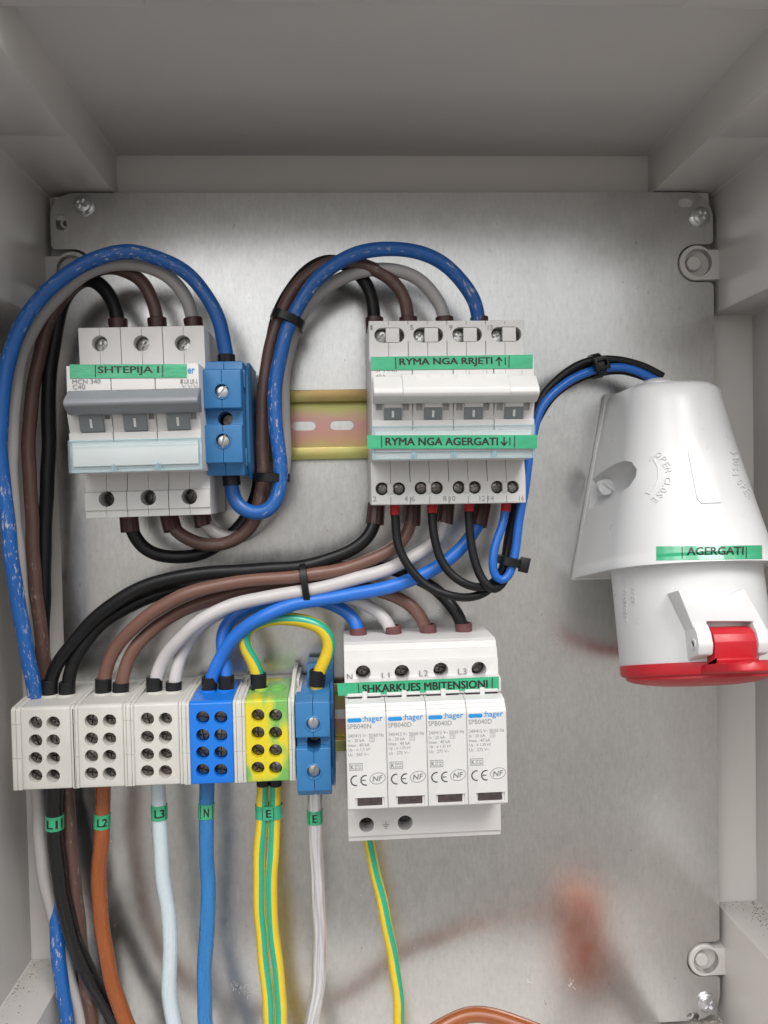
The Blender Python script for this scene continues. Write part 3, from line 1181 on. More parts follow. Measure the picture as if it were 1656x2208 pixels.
for px, py in bh:
    c = sft.l(px, py, HS)
    cut.append(hcyl(c.x, c.z, HS - 9, HS + 5, 2.95, 26))
    scr.append((c.x, c.z, HS - 2.6, 2.45, 'cross', 'dscrew'))
for k in range(0, 8, 2):
    c0, c1 = sft.l(*bh[k], HS), sft.l(*bh[k + 1], HS)
    cut.append(box(c0.x, c1.x, HS - 0.5, HS + 3, c0.z - 2.6, c0.z + 2.6, 0))
for k in range(1, 8):
    x = -hw + 2 * hw * k / 8
    wdt = 0.15 if k % 2 == 0 else 0.1
    for z0, z1 in ((zb_ - 1, zb_ + 3.6), (zb_ + 10.2, zn0), (zn1, zt_ - 9.2), (zt_ - 1.8, zt_ + 1)):
        cut.append(box(x - wdt, x + wdt, HS - 4, HS + 2, z0, z1, 0))
    if k % 2 == 0:
        cut.append(box(x - 0.2, x + 0.2, HN - 1.5, HN + 4, zn0 - 1, zn1 + 0.5, 0))
for k in range(4):
    for dx in (-12, 40):
        c0 = sft.l((828, 914.6, 1001, 1088)[k] + dx + (6 if dx > 0 else 0), 878, HN)
        cut.append(box(c0.x - 1.0, c0.x + 1.6, HN - 2, HN + 4, c0.z - 1.3, c0.z + 3, 0))
part('body', diff(prism(prof, -hw, hw, 0.28), cut), 'white', sft)
for s in scr:
    if len(s) == 6:
        screw(sft, s[0], s[1], s[2], s[3], s[4], s[5], tilt=0.15)
    else:                                           # sliding shutter in each upper slot
        x0 = s[0] + 0.38 * (s[1] - s[0])
        part('shutter', box(x0, x0 + 6.1, HS - 3, HS - 0.25, s[3] + 0.2, s[2] - 0.2, 0.15), 'white', sft)
for k in range(0, 8, 2):
    c0, c1 = sft.l(*bh[k], HS), sft.l(*bh[k + 1], HS)
    part('link_bridge', box(c0.x + 2.5, c1.x - 2.5, HS - 3, HS - 0.1, c0.z - 2.3, c0.z + 1.8, 0.15), 'white', sft)
lz = [sft.z(980, y, hh) for y, hh in ((811, 71), (846, 78), (868, 72))]
x0, x1 = sft.x(805, 840, 76), sft.x(1162, 836, 76)
lp = [(lz[0], 69), (lz[0], 71.5), (lz[1] + 2, 77.6), (lz[1], 78.2), (lz[1] - 1.4, 77.4), (lz[2], 72.5), (lz[2], 69)]
lv = part('lever_bar', prism(lp, x0, x1, 0.5, 3), 'nose', sft)
xa, xb = sft.x(868, 840, 76), sft.x(1099, 838, 76)
part('lever_grip', prism([(lz[0] + 0.8, 69.4), (lz[0] + 0.8, 72.2), (lz[1] + 2, 78.6), (lz[1] - 0.2, 79.0), (lz[1] - 1.6, 78.2), (lz[2] + 0.5, 73.4), (lz[2] + 0.5, 69.4)],
                         xa, xb, 0.4, 3), 'nose', lv)
for k in range(6):
    p0, p1 = sft.l(894 + k * 30 + 1.6, 820, 75), sft.l(894 + (k + 1) * 30 - 1.6, 820, 75)
    part('grip_pad', prism([(lz[0] + 0.7, 72.2), (lz[0] + 0.7, 72.75), (lz[0] - 3.2, 75.7), (lz[0] - 3.2, 75.0)], p0.x, p1.x, 0.1), 'nose', lv)
for k in range(4):
    xa, xb = (828, 914.6, 1001, 1088)[k], (866, 953, 1041, 1128)[k]
    a, b = sft.l(xa, 890 - k * .6, HN), sft.l(xb, 890 - k * .6, HN)
    z0, z1 = sft.z(975, 904, HN), sft.z(975, 879, HN)
    tg = part('toggle', prism([(z0, HN - 3), (z0, HN - 0.4), (z1, HN + 1.4), (z1, HN - 3)], a.x, b.x, 0.25), 'toggle', sft)
    z2 = sft.z(975, 869, HN)
    part('toggle_top', prism([(z1 + 0.05, HN - 3), (z1 + 0.05, HN + 1.6), (z2, HN + 2.2), (z2, HN - 3)], a.x + 0.1, b.x - 0.1, 0.25), 'nose', tg)
    xm = (a.x + b.x) / 2
    part('mark', prism([(z0 + 1.0, HN + 0.05), (z0 + 3.8, HN + 1.0), (z0 + 3.8, HN + 0.6), (z0 + 1.0, HN - 0.3)], xm - 0.5, xm + 0.5, 0.0), 'pale_ink', tg)
zc1 = sft.z(978, 917, HN + 1)
clear_cover(sft, -hw + 0.3, hw - 0.3, zn0 + 0.3, zc1, HN - 0.6, 4)
part('paper_insert', box(-hw + 1.4, hw - 1.4, HN - 1.6, HN - 0.5, zn0 + 3.2, zc1 - 2.2, 0.05), 'nose', sft)
label_tape(sft, (800, 769.5), (1149, 764.7), (801, 798.5), (1148.5, 794), HN + 0.3,
           [('RYMA NGA RRJETI', 860.5, 771.5, 1063, 790.5, 0.3), ('I', 1088, 770.5, 1090.5, 787.5, 0.3)], (852.4, 1097), 'tape')
tp2 = label_tape(sft, (791.4, 938.5), (1158.7, 938), (792, 967.5), (1158, 967), HN + 0.62,
                 [('RYMA NGA AGERGATI', 830, 943.5, 1075.5, 960.5, 0.3), ('I', 1098, 943, 1100.5, 960, 0.3)], (822, 1109), 'tape')
for (cx_, cy_, sg, hh) in ((1076, 779.5, 1, HN + 0.53), (1087, 951.5, -1, HN + 0.86)):
    c = sft.l(cx_, cy_, hh)
    part('arrow_print', join([stroke([(c.x, c.z - 1.7), (c.x, c.z + 1.7)], 0.62, hh), stroke([(c.x - 1.3, c.z + sg * 0.3), (c.x, c.z + sg * 1.7), (c.x + 1.3, c.z + sg * 0.3)], 0.62, hh + 0.02)]), 'ink', sft)
lt = [txt_px(sft, 'SFT440', 810, 792, 856, 803, HN + 0.2), txt_px(sft, '40A', 810, 807, 832, 816, HN + 0.3)]
for s, xa, xb in (('1', 798.8, 803), ('5', 884.4, 891.5), ('9', 968.5, 975.5), ('13', 1051.5, 1062.6)):
    part('pole_number', txt_px(sft, s, xa, 701, xb, 711, HS + 0.08), 'grey_ink', sft)
for s, xa, xb in (('2', 804, 812), ('4', 872, 879.5), ('6', 887, 895), ('8', 955.5, 963), ('10', 970, 982), ('12', 1034, 1046), ('14', 1053, 1065), ('16', 1119, 1130)):
    y = 1076 - (xa - 804) * 0.006
    part('pole_number', txt_px(sft, s, xa, y - 5.5, xb, y + 5.5, HS + 0.08), 'grey_ink', sft)
for s, xa in (('1', 1003), ('5', 1041), ('9', 1081), ('13', 1117)):
    c = sft.l(xa + 8.5, 804, HN)
    part('contact_number', join([txt_px(sft, s, xa, 800, xa + 3.5 * len(s), 806, HN + 0.2), stroke([(c.x, c.z + 1.3), (c.x, c.z - 1.6)], 0.16, HN + 0.25)]), 'grey_ink', sft)
part('lettering', join(lt), 'grey_ink', sft)

# ================================================================== surge arrester
spd = T('surge_arrester', 'white four pole surge arrester base with plug modules and SHKARKUES MBITENSIONI label', 'surge arrester', (35.3, 0, -118.0), rad(-0.15))
hw = 35.3
zt_ = spd.z(905, 1392, 46)
zf = spd.z(907, 1422, HS)
zm1 = spd.z(918, 1514, HN)
zm0 = spd.z(920, 1743, HN)
zb_ = spd.z(915, 1809, HS)
zl = spd.z(915, 1798, HS)
prof = [(zb_, 3), (zb_, HS - 1.0), (zl, HS - 1.0), (zl + 0.2, HS + 0.2), (zm0 - 0.6, HS + 0.6), (zm0 - 0.4, 40), (zm1 + 0.4, 40), (zm1 + 0.6, 57.0), (spd.z(907, 1468, 57), 57.0), (spd.z(907, 1466, 57) + 0.3, HS + 1.2), (zf, HS + 0.6),
        (zf + 0.2, HS - 0.6), (zf + 4.2, HS - 1.2), (zf + 4.4, HS - 2.4), (zt_ + 1.6, HS - 3.2), (zt_ + 1.8, HS - 5), (zt_ + 2.4, 44), (zt_ + 2.6, 14), (zt_ - 2.5, 4), (zt_ - 2.5, 3)]
cut = []
spdT = [(783, 1451), (867, 1450), (950.6, 1445), (1032.7, 1443.4)]
spdB = [(790.6, 1780), (874, 1775.5)]
for px, py in spdT + spdB:
    c = spd.l(px, py, HS + 1)
    cut.append(hcyl(c.x, c.z, HS - 14, HS + 8, 3.45, 30))
part('base', diff(prism(prof, -hw, hw, 0.3), cut), 'white', spd)
for px, py in spdT + spdB:
    c = spd.l(px, py, HS + 1)
    screw(spd, c.x, c.z + 0.3, HS - (6.0 if py < 1600 else 8.0), 3.1, 'combi', 'dscrew', tilt=0.1)
mwid = 2 * hw / 4
zz = lambda y, h=HN: spd.z(788, y, h)
mzt, mzb = zm1, zm0
mprof = [(mzb, 40.5), (mzb, HN - 1.2), (mzb + 1.0, HN), (mzt - 5.4, HN), (mzt - 3.6, HN - 0.9), (mzt - 3.4, HN - 1.7), (mzt - 2.0, HN - 2.3), (mzt - 1.8, HN - 3.1), (mzt - 0.6, HN - 3.6),
         (mzt - 0.5, HN - 6), (mzt, HN - 8), (mzt, 40.5)]
x0m = -hw
wx0, wx1 = 4.3, 15.2
wz0, wz1 = mzb + 2.0, mzb + 5.7
mod_bm = diff(prism(mprof, 0.09, mwid - 0.09, 0.3), [box(wx0 - 1.0, wx1 + 1.0, HN - 0.9, HN + 3, wz0 - 0.15, wz1 + 0.15, 0), box(wx0, wx1, HN - 1.8, HN + 3, wz0, wz1, 0)])
mod_me = to_mesh(mod_bm, 'plug_module', 'nose')
win_me = to_mesh(box(wx0 + 0.05, wx1 - 0.05, HN - 2.2, HN - 0.8, wz0 + 0.05, wz1 - 0.05, 0), 'indicator_window', 'window')
clip_me = to_mesh(join([box(mwid / 2 - 1.1, mwid / 2 + 1.1, HN - 13, HN - 9.6, mzt - 1.0, mzt + 3.0, 0.2)]), 'clip', 'nose')
rail_me = to_mesh(join([box(1.1, mwid - 1.6, HN - 14, HN - 10.4, mzt + 0.7, mzt + 2.2, 0.2)]), 'clip_bar', 'nose')
gap_me = to_mesh(join([box(1.4, mwid - 1.8, HN - 14, HN - 10.2, mzt + 0.1, mzt + 0.66, 0.0)]), 'clip_gap', 'dark')


def mod_print(last):
    pxl, ytop = 744.7, 0.0
    s = mmpp(HN)
    H = HN + 0.05

    def tx(t, x0, y0, x1, y1, bold=0.0, hh=H):
        cxx = ((x0 + x1) / 2 - pxl) * s
        czz = zz((y0 + y1) / 2) + 0.0
        return place(fit_text(t, (x1 - x0) * s, (y1 - y0) * s, bold, 2), cxx, czz, hh)
    up, uc = ('1.5', '260') if last == 'N' else ('1.35', '275')
    grey = [tx('SPB040' + last, 748.5, 1560.5, 800, 1571), tx('240/415 V~ 50/60 Hz', 749, 1582, 827, 1589.5), tx('In : 20 kA', 749, 1592.5, 784.6, 1599.5),
            tx('Imax : 40 kA', 749, 1602.5, 795.7, 1609.5), tx('Up : \u2264 ' + up + ' kV', 749, 1612.5, 797, 1620.5), tx('Uc : ' + uc + ' V~', 749, 1622.8, 793, 1629.8),
            tx('T2', 797.8, 1592.3, 804, 1598.5)]

    def bx(x0, y0, x1, y1, w):
        pts = [((x - pxl) * s, zz(y)) for x, y in ((x0, y0), (x1, y0), (x1, y1), (x0, y1), (x0, y0))]
        return stroke(pts, w, H)
    grey.append(bx(795.7, 1590.4, 806.2, 1600, 0.14))
    dk = [bx(751, 1645.7, 778.5, 1660, 0.2), tx('K', 753.5, 1648, 760.5, 1658, 0.1), tx('EMA', 762.5, 1647.8, 776.5, 1652.3), tx('EUR', 762.5, 1654, 776.5, 1658.4)]

    def arcs(cx0, cy0, r, a0, a1, w, k=14, sxx=1.0):
        pts = [((cx0 - pxl + r * sxx * math.cos(rad(a0 + (a1 - a0) * i / k))) * s, zz(cy0) + r * s * math.sin(rad(a0 + (a1 - a0) * i / k))) for i in range(k + 1)]
        return stroke(pts, w, H)
    dk += [arcs(764, 1682.5, 10.6, 80, 280, 0.55), arcs(785.5, 1682.5, 10.6, 80, 280, 0.55), stroke([((775 - pxl) * s, zz(1682.5)), ((784.5 - pxl) * s, zz(1682.5))], 0.55, H + 0.01)]
    nf = fit_text('NF', 21 * s, 11.5 * s, 0.12, 2)
    for v in nf.verts:
        v.co.x += v.co.z * 0.22
    dk += [place(nf, (811.5 - pxl) * s, zz(1679.5), H, rad(-5))]
    k = 28
    el = []
    for i in range(k + 1):
        a = 2 * math.pi * i / k
        ex, ez = 17 * math.cos(a) * s, 12 * math.sin(a) * s
        el.append(((811.5 - pxl) * s + ex * math.cos(0.2) - ez * math.sin(0.2), zz(1679.5) + ex * math.sin(0.2) + ez * math.cos(0.2)))
    grey.append(stroke(el, 0.24, H))
    lg = [slab(stadium((748.3 - pxl) * s, (780 - pxl) * s, zz(1556.8), zz(1548.0), 6), H - 0.04, H + 0.01), tx(':', 782, 1547.2, 784.8, 1556.5, 0.15), tx('hager', 786, 1543, 825.4, 1560, 0.14)]
    return [to_mesh(join(q), nme, mt) for q, nme, mt in ((grey, 'rating_print', 'grey_ink'), (dk, 'approval_marks', 'dark_ink'), (lg, 'logo', 'blue_ink'))]


prN, prD = mod_print('N'), mod_print('D')
for k in range(4):
    o = part('plug_module', mod_me, None, spd, (x0m + k * mwid, 0, 0))
    part('indicator_window', win_me, None, o)
    part('clip', clip_me, None, o)
    part('clip_bar', rail_me, None, o)
    part('clip_gap', gap_me, None, o)
    for me in (prN if k == 0 else prD):
        part(me.name.split('.')[0], me, None, o)
label_tape(spd, (727, 1473.5), (1075.5, 1458.5), (729, 1500.5), (1075.5, 1485.7), 57.1, [('SHKARKUES MBITENSIONI', 779.5, 1471, 1054, 1488.5, 0.32)], (772, 1061), 'tape')
lt = []
for s, x0, y0, x1, y1 in (('N', 748, 1452.5, 760, 1466), ('L1', 823, 1450, 840, 1462.5), ('L2', 904, 1445, 923, 1458.5), ('L3', 987.5, 1441, 1006.5, 1454.5)):
    part('pole_mark', txt_px(spd, s, x0, y0, x1, y1, HS + 1.75), 'grey_ink', spd)
c = spd.l(832, 1780, HS + 0.7)
for dz, w in ((0.3, 1.5), (-0.5, 1.0), (-1.3, 0.5)):
    lt.append(stroke([(c.x - w, c.z + dz), (c.x + w, c.z + dz)], 0.28, HS + 0.7))
lt.append(stroke([(c.x, c.z + 0.3), (c.x, c.z + 2.0)], 0.28, HS + 0.72))
part('earth_symbol', join(lt), 'grey_ink', spd)

# ================================================================== distribution terminal blocks
BLK = [
    ('warm grey eight screw terminal block holding the two black wires', 48, 151, 'block', [(76.6, 114.7), (1559, 1597.6, 1635.7, 1673)]),
    ('warm grey eight screw terminal block holding the two brown wires', 170, 265, 'block', [(197, 236), (1554.4, 1593.5, 1631, 1668.7)]),
    ('warm grey eight screw terminal block holding the two pale grey wires', 290, 385.5, 'block', [(317.6, 356.6), (1550.8, 1589.8, 1627.4, 1664)]),
    ('bright blue fronted eight screw terminal block', 410, 502.5, 'bblock', [(437, 476), (1547.5, 1586, 1623.3, 1661)]),
    ('yellow and green mottled eight screw terminal block', 530, 622, 'yg', [(556, 594), (1543, 1580.6, 1618.7, 1656.3)]),
]
for i, (lab, xa, xb, mt, (cols, rows)) in enumerate(BLK):
    ym = (rows[1] + rows[2]) / 2
    c = W((xa + xb) / 2, ym, HS)
    t = T('terminal_block', lab, 'terminal block', (c.x, 0, c.z), 0.0, 'eight screw terminal blocks in a row')
    hwf = (xb - xa) / 2 * mmpp(HS)
    z1 = t.z((xa + xb) / 2, rows[0] - 31, HS)
    z0 = t.z((xa + xb) / 2, rows[3] + 29, HS)
    zt = z1 + 0.6
    prof = [(z0, 8), (z0, HS), (z1, HS), (z1 + 0.8, HS - 1.5), (zt + 0.5, 36), (zt + 0.5, 8)]
    cut = []
    pts = [(t.x(cx_, ry, HS), t.z(cx_, ry, HS)) for ry in rows for cx_ in cols]
    for x, z in pts:
        cut.append(hcyl(x, z, HS - 9, HS + 5, 3.0, 26))
    part('cover', diff(prism(prof, -hwf, hwf, 0.6, 3), cut), mt, t)
    for j, (x, z) in enumerate(pts):
        deep = 2.2 if mt in ('bblock', 'yg') else (2.4 if j % 2 == 0 else 4.6)
        s = screw(t, x, z, HS - deep, 2.7, 'combi', 'dscrew', tilt=0.12)
    # side frames of the carrier
    gl = 25.4 / 2
    for sx_ in (-1, 1):
        x_in, x_out = sx_ * hwf + sx_ * 0.06, sx_ * (gl - 0.08) if not (i == 0 and sx_ < 0) else -hwf - 4.4
        xa_, xb_ = min(x_in, x_out), max(x_in, x_out)
        fr = [prism([(z0 - 0.3, 6), (z0 - 0.3, HS - 0.5), (z1 - 0.4, HS - 0.5), (z1 + 0.6, HS - 2.2), (zt + 1.2, 34), (zt + 1.8, 5), (zt - 4, 4)], xa_, xb_, 0.35)]
        fr = diff(fr[0], [box((xa_ + xb_) / 2 - 0.1, (xa_ + xb_) / 2 + 0.1, 2, HS + 2, z0 - 3, zt + 5, 0),
                          box(xa_ + 0.5, (xa_ + xb_) / 2 - 0.3, 10, 20, zt - 2, zt + 5, 0),
                          box(xa_ - 1, xb_ + 1, HS - 0.9, HS + 1, z1 - 6.9, z1 - 6.75, 0), box(xa_ - 1, xb_ + 1, HS - 0.9, HS + 1, z0 + 14.1, z0 + 14.25, 0)])
        part('side_frame', fr, 'block', t)
    part('carrier', box(-gl + 0.1, gl - 0.1, 0.3, 8.2, z0 + 4, zt + 0.3, 0.3), 'block', t)
    # raised rims of the two wire entries
    for cx_ in cols:
        xx = t.x(cx_, ym, HS)
        o = lathe((xx, -31, zt + 0.3), (0, 0, 1), [(4.3, -0.3), (4.3, 0.9), (4.0, 1.1), (3.4, 1.1), (3.3, -0.2)], 28, loop=True)
        part('entry_rim', o, mt, t)

# end stop beside the yellow-green block
es = T('end_stop', 'thin warm grey end stop clip beside the mottled yellow-green block', 'end stop', (W(632, 1560, 45).x, 0, W(632, 1560, 45).z))
part('plate', prism([(-20, 2), (-20, 46.5), (13, 46.5), (15.5, 40), (19.5, 26), (19.5, 2)], -1.0, 0.9, 0.3), 'block', es)
part('hook', join([box(0.95, 3.6, 3, 38, 6, 13, 0.4), box(0.95, 2.4, 3, 30, 13.1, 17, 0.4)]), 'block', es)

# ================================================================== blue single terminals


def blue_term(name, label, cxp, ya, ring, yb, hole, xw, px_top, hf, back=None):
    c = W(cxp, (ring[0][1] + ring[1][1]) / 2, hf)
    t = T(name, label, 'terminal', (c.x, 0, c.z), 0.0, 'single blue screw terminals')
    hwd = xw / 2
    zA1, zA0 = t.z(cxp, ya[0], hf), t.z(cxp, ya[1], hf)
    zB1, zB0 = t.z(cxp, yb[0], hf), t.z(cxp, yb[1], hf)
    zt, zb = t.z(cxp, px_top[0], hf - 9), t.z(cxp, px_top[1], hf - 6)
    prof = [(zb, 4), (zb, hf - 7), (zB0 - 0.3, hf - 5), (zB0, hf), (zB1, hf), (zB1 + 0.4, hf - 5), (zA0 - 0.4, hf - 5), (zA0, hf), (zA1, hf), (zA1 + 0.6, hf - 4), (zA1 + 1.2, hf - 8), (zt, hf - 9), (zt, 4)]
    cc = []
    rr = [t.l(px, py, hf) for px, py in ring]
    hh = t.l(*hole, hf - 5)
    for q in rr:
        cc.append(hcyl(q.x, q.z, hf - 7, hf + 4, 3.1, 28))
    cc.append(hcyl(hh.x, hh.z, hf - 20, hf + 2, 3.3, 28))
    cc.append(box(rr[0].x - 0.12, rr[0].x + 0.12, hf - 10.6, hf + 3, zb - 1, zt + 1, 0))
    part('housing', diff(prism(prof, -hwd, hwd, 0.45, 3), cc), 'bterm', t)
    for q in rr:
        rg = lathe((q.x, -hf, q.z), (0, -1, 0), [(3.75, -0.5), (3.75, 0.25), (3.5, 0.45), (3.1, 0.45), (3.05, -0.6)], 32, loop=True)
        part('screw_ring', rg, 'bterm', t)
        screw(t, q.x, q.z, hf - 1.6, 2.95, 'slot', 'screw' if q is rr[0] else 'sscrew', random.uniform(1.2, 2.4))
    part('hole_floor', hcyl(hh.x, hh.z, hf - 21, hf - 16, 2.6, 20), 'dscrew', t)
    # rear foot and side lip that stand wider than the clamp body
    ft = [prism([(zb - 1.5, 6), (zb - 1.5, hf - 22), (zb + 6, hf - 14), (zt - 6, hf - 14), (zt + 1.5, hf - 24), (zt + 1.5, 6)], hwd + 0.05, hwd + 1.6, 0.4),
          box(hwd + 0.02, hwd + 0.9, hf - 13, hf - 8, zb + 4, zb + 12, 0.3), box(hwd + 0.02, hwd + 0.9, hf - 13, hf - 8, zt - 12, zt - 4, 0.3)]
    part('foot', join(ft), 'bterm', t)
    return t


bt1 = blue_term('rail_terminal', 'blue screw terminal mounted against the side of the three pole breaker', 479.5, (797, 880), ((478, 843), (480.5, 950)), (916.5, 998), (486, 903), 16.8, (779, 1025), 58)
bt2 = blue_term('rail_terminal', 'blue screw terminal with the silver earth cable between end stop and surge arrester', 675.5, (1514, 1590), ((675, 1561), (676.5, 1664)), (1614, 1706), (677, 1600), 15.6, (1496, 1716), 52)
a_, b_ = W(661, 1450, 22), W(719, 1450, 22)
part('hook', box(a_.x - bt2.o.x, b_.x - bt2.o.x, 5, 20, W(690, 1466, 20).z - bt2.o.z - 14, W(690, 1426, 16).z - bt2.o.z, 0.6), 'bterm', bt2)

# ================================================================== wall socket
HA = 45.0
pA = W(1476.5, 1226, HA)
XA = pA.x
RB = 158.0 * mmpp(HA)
zbot = W(1232, 1248, 0).z
ztop = W(1300, 856, 0).z
wbB = XA - W(1231, 1247, 0).x
wbT = XA - W(1297, 856, 0).x - 2
sk = T('wall_socket', 'white angled industrial wall socket with red hinged lid and AGERGATI label', 'socket', (XA, 0, zbot))
sko = sk.o


def lerp(a, b, t):
    return a + (b - a) * t


def socket_housing():
    bm = bmesh.new()
    rows = []
    K = 44
    ts = [0, 0.012, 0.04] + [0.04 + (0.9 - 0.04) * i / 14 for i in range(1, 15)] + [0.925, 0.95, 0.965, 1.0]
    for t in ts:
        fl = t ** 1.15
        wb = lerp(wbT, wbB, t) if t < 0.95 else lerp(wbT, wbB, t)
        wf = lerp(wbT + 0.5, RB + 4.6, min(1, fl * 1.02))
        d = lerp(50.0, HA + RB + 4.8, min(1.0, t ** 1.05))
        s = lerp(0.04, 0.188, t)
        z0 = lerp(ztop, zbot, t)
        if t == 0:
            wf -= 3.2; d -= 3.2; wb -= 1.5
        elif t < 0.03:
            wf -= 1.2; d -= 1.2; z0 -= 0.5
        if t > 0.96:
            wf += 0.8; d += 0.8
        row = []
        hmid = d - wf * 0.98 if d - wf * 0.98 > 6 else 6
        # straight flank from the base up to hmid, then a rounded front
        for k in range(K + 1):
            u = k / K
            if u < 0.2:
                q = u / 0.2
                x, h = -lerp(wb, wf, q ** 0.7), 4.0 + (hmid - 4.0) * q
            elif u > 0.8:
                q = (1 - u) / 0.2
                x, h = lerp(wb, wf, q ** 0.7), 4.0 + (hmid - 4.0) * q
            else:
                a = math.pi * (1 - (u - 0.2) / 0.6)
                ce, se = math.cos(a), math.sin(a)
                n = 2.25
                x = wf * math.copysign(abs(ce) ** (2 / n), ce)
                h = hmid + (d - hmid) * abs(se) ** (2 / n)
            row.append(bm.verts.new((x, -h, z0 - zbot + s * h)))
        rows.append(row)
    for r0, r1 in zip(rows, rows[1:]):
        for k in range(K):
            bm.faces.new((r0[k], r0[k + 1], r1[k + 1], r1[k]))
        bm.faces.new((r0[-1], r0[0], r1[0], r1[-1]))
    bm.faces.new(rows[0])
    bm.faces.new(list(reversed(rows[-1])))
    bmesh.ops.recalc_face_normals(bm, faces=bm.faces)
    return bm


scr_c = W(1307, 1050, 16) - sko
pocket = []
pc0 = W(1290, 1052, 20) - sko
pc1 = W(1366, 1030, 46) - sko
ax = pc1 - pc0
pk = lathe(pc0 - ax.normalized() * 14, ax, [(0.01, 0), (9.4, 0.02), (9.4, 16), (8.8, ax.length + 12), (7.4, ax.length + 17), (4.2, ax.length + 20.5), (0.01, ax.length + 22)], 32)
pocket.append(pk)
rc = Vector((2 * 0 - scr_c.x + 1.0, scr_c.y, scr_c.z))
pk2 = lathe(Vector((-pc0.x + 10, pc0.y, pc0.z)), Vector((-ax.x, ax.y, ax.z)), [(0.01, 0), (8.0, 0.02), (8.2, 10), (6.5, 16), (0.01, 22)], 28)
hb = socket_housing()
bvh0 = BVHTree.FromBMesh(hb)
hb = diff(hb, pocket)
housing = part('housing', hb, 'socket', sk, angle=50)
bz0, bz1 = 0.0, ztop - zbot
base = slab([(-wbB - 0.3, -0.3), (wbB + 0.3, -0.3), (wbT + 1.2, bz1 + 0.6), (wbT + 0.4, bz1 + 1.4), (-wbT - 0.4, bz1 + 1.4), (-wbT - 1.2, bz1 + 0.6)], 0.02, 4.2, 0.5)
part('base_plate', base, 'socket', sk)
fs = part('fixing_screw', diff(lathe((0, 0, 0), (0, -1, 0), [(4.1, -5), (4.1, -0.3), (3.8, 0)], 32), [box(-3.0, 3.0, -0.8, 1, -0.4, 0.4, 0), box(3.4, 6, -3, 1, -0.8, 0.8, 0)]), 'socket', sk, (scr_c.x, -17.0, scr_c.z))
fs.rotation_euler = (0, rad(38), 0)
gr = lathe(Vector((-4.0, -26, bz1 + 0.5)), Vector((0, -0.12, 1)), [(12.5, -2), (12.3, 1.2), (10.5, 2.4), (7.5, 3.0), (7.0, 4.2), (4.5, 5.4), (0.01, 5.8)], 36)
part('cable_grommet', gr, 'socket', sk)

# barrel and lid share a tilted axis
tl = rad(14.0)
ad = Vector((0, -math.sin(tl), -math.cos(tl)))
fd = Vector((0, -math.cos(tl), math.sin(tl)))
a0 = pA - sko - ad * 6
LB = 50.0
bar = part('barrel', lathe(a0, ad, [(RB * 0.97, 0), (RB, 0.5), (RB * 0.993, LB - 1.0), (RB * 0.985, LB), (RB * 0.95, LB + 0.2)], 72), 'socket', sk)
lid0 = a0 + ad * LB
lidp = [(RB * 0.96, -0.6), (RB * 1.0, 0.15), (RB * 1.0, 3.8), (RB * 0.985, 4.8), (RB * 0.955, 5.4), (RB * 0.93, 5.5), (RB * 0.93, 6.6), (RB * 0.86, 7.8), (RB * 0.70, 9.0), (RB * 0.45, 9.9), (0.01, 10.3)]
lid = part('lid', lathe(lid0, ad, lidp, 72), 'red', sk)


def BL(x, a, b):
    """barrel frame: x across, a mm along the axis from the barrel's upper end, b mm out to the front"""
    return a0 + Vector((x, 0, 0)) + ad * a + fd * b


def bar_prism(prof, x0, x1, bv=0.4):
    """profile of (a, b) in the barrel frame extruded along x"""
    bm = bmesh.new()
    va = [bm.verts.new(BL(x0, a, b)) for a, b in prof]
    vb = [bm.verts.new(BL(x1, a, b)) for a, b in prof]
    n = len(prof)
    bm.faces.new(va)
    bm.faces.new(list(reversed(vb)))
    for i in range(n):
        bm.faces.new((va[i], vb[i], vb[(i + 1) % n], va[(i + 1) % n]))
    bmesh.ops.recalc_face_normals(bm, faces=bm.faces)
    return bev(bm, bv, 2)


def bar_slab(outl, b0, b1, bv=0.5, holes=()):
    bm = slab(outl, 0, 1, 0, holes)
    for v in bm.verts:
        v.co = BL(v.co.x, -v.co.z, b0 if v.co.y > -0.5 else b1)
    return bev(bm, bv, 2, 40)


def to_ab(px, py, b):
    """photo pixel to (x, a) on the plane b mm in front of the barrel axis"""
    o = Vector((0, -D, 0)) - sko
    d = ray_dir(px, py)
    t = ((a0 + fd * b) - o).dot(fd) / d.dot(fd)
    q = o + d * t - a0
    return q.x, q.dot(ad)


# hinge bracket: a plate flaring from the barrel with two ears
BP = RB + 5.0
br = [(1462, 1272), (1498, 1284), (1534, 1287), (1570, 1283), (1605, 1269), (1634, 1318), (1662, 1368), (1662, 1382), (1628, 1382), (1625, 1340), (1524, 1340), (1530, 1386), (1506, 1386), (1494, 1352), (1478, 1312)]
outl = []
for p in br:
    x, a = to_ab(*p, BP)
    outl.append((x, -a))
part('hinge_bracket', bar_slab(outl, BP - 13, BP, 0.6), 'socket', sk)
xe0, ae0 = to_ab(1498, 1376, BP)
xe1, _ = to_ab(1531, 1376, BP)
xr0, _ = to_ab(1627, 1376, BP)
aT, aB = to_ab(1500, 1345, BP)[1], LB - 0.6
for nme, x0, x1 in (('hinge_ear', xe0, xe1), ('hinge_ear', xr0, xr0 + (xe1 - xe0) * 0.75)):
    ear = bar_prism([(aT, RB - 9), (aT, BP - 0.3), (aT + 4, BP + 2.2), (aT + 9, BP + 3.0), (aT + 13, BP + 1.2), (aB - 1, RB - 0.5), (aB, RB - 4), (aB, RB - 9)], x0, x1, 0.8)
    e = part(nme, ear, 'socket', sk)
    pin = lathe(BL(x0 + 0.1, aT + 8.2, BP - 1.6), (-1, 0, 0), [(2.4, -1), (2.4, 0.6), (2.0, 0.7), (1.5, 0.7), (1.4, 0.1)], 24)
    part('hinge_pin', pin, 'socket', e)
xw0, xw1 = xe1 + 0.6, xr0 - 0.6
kn = []
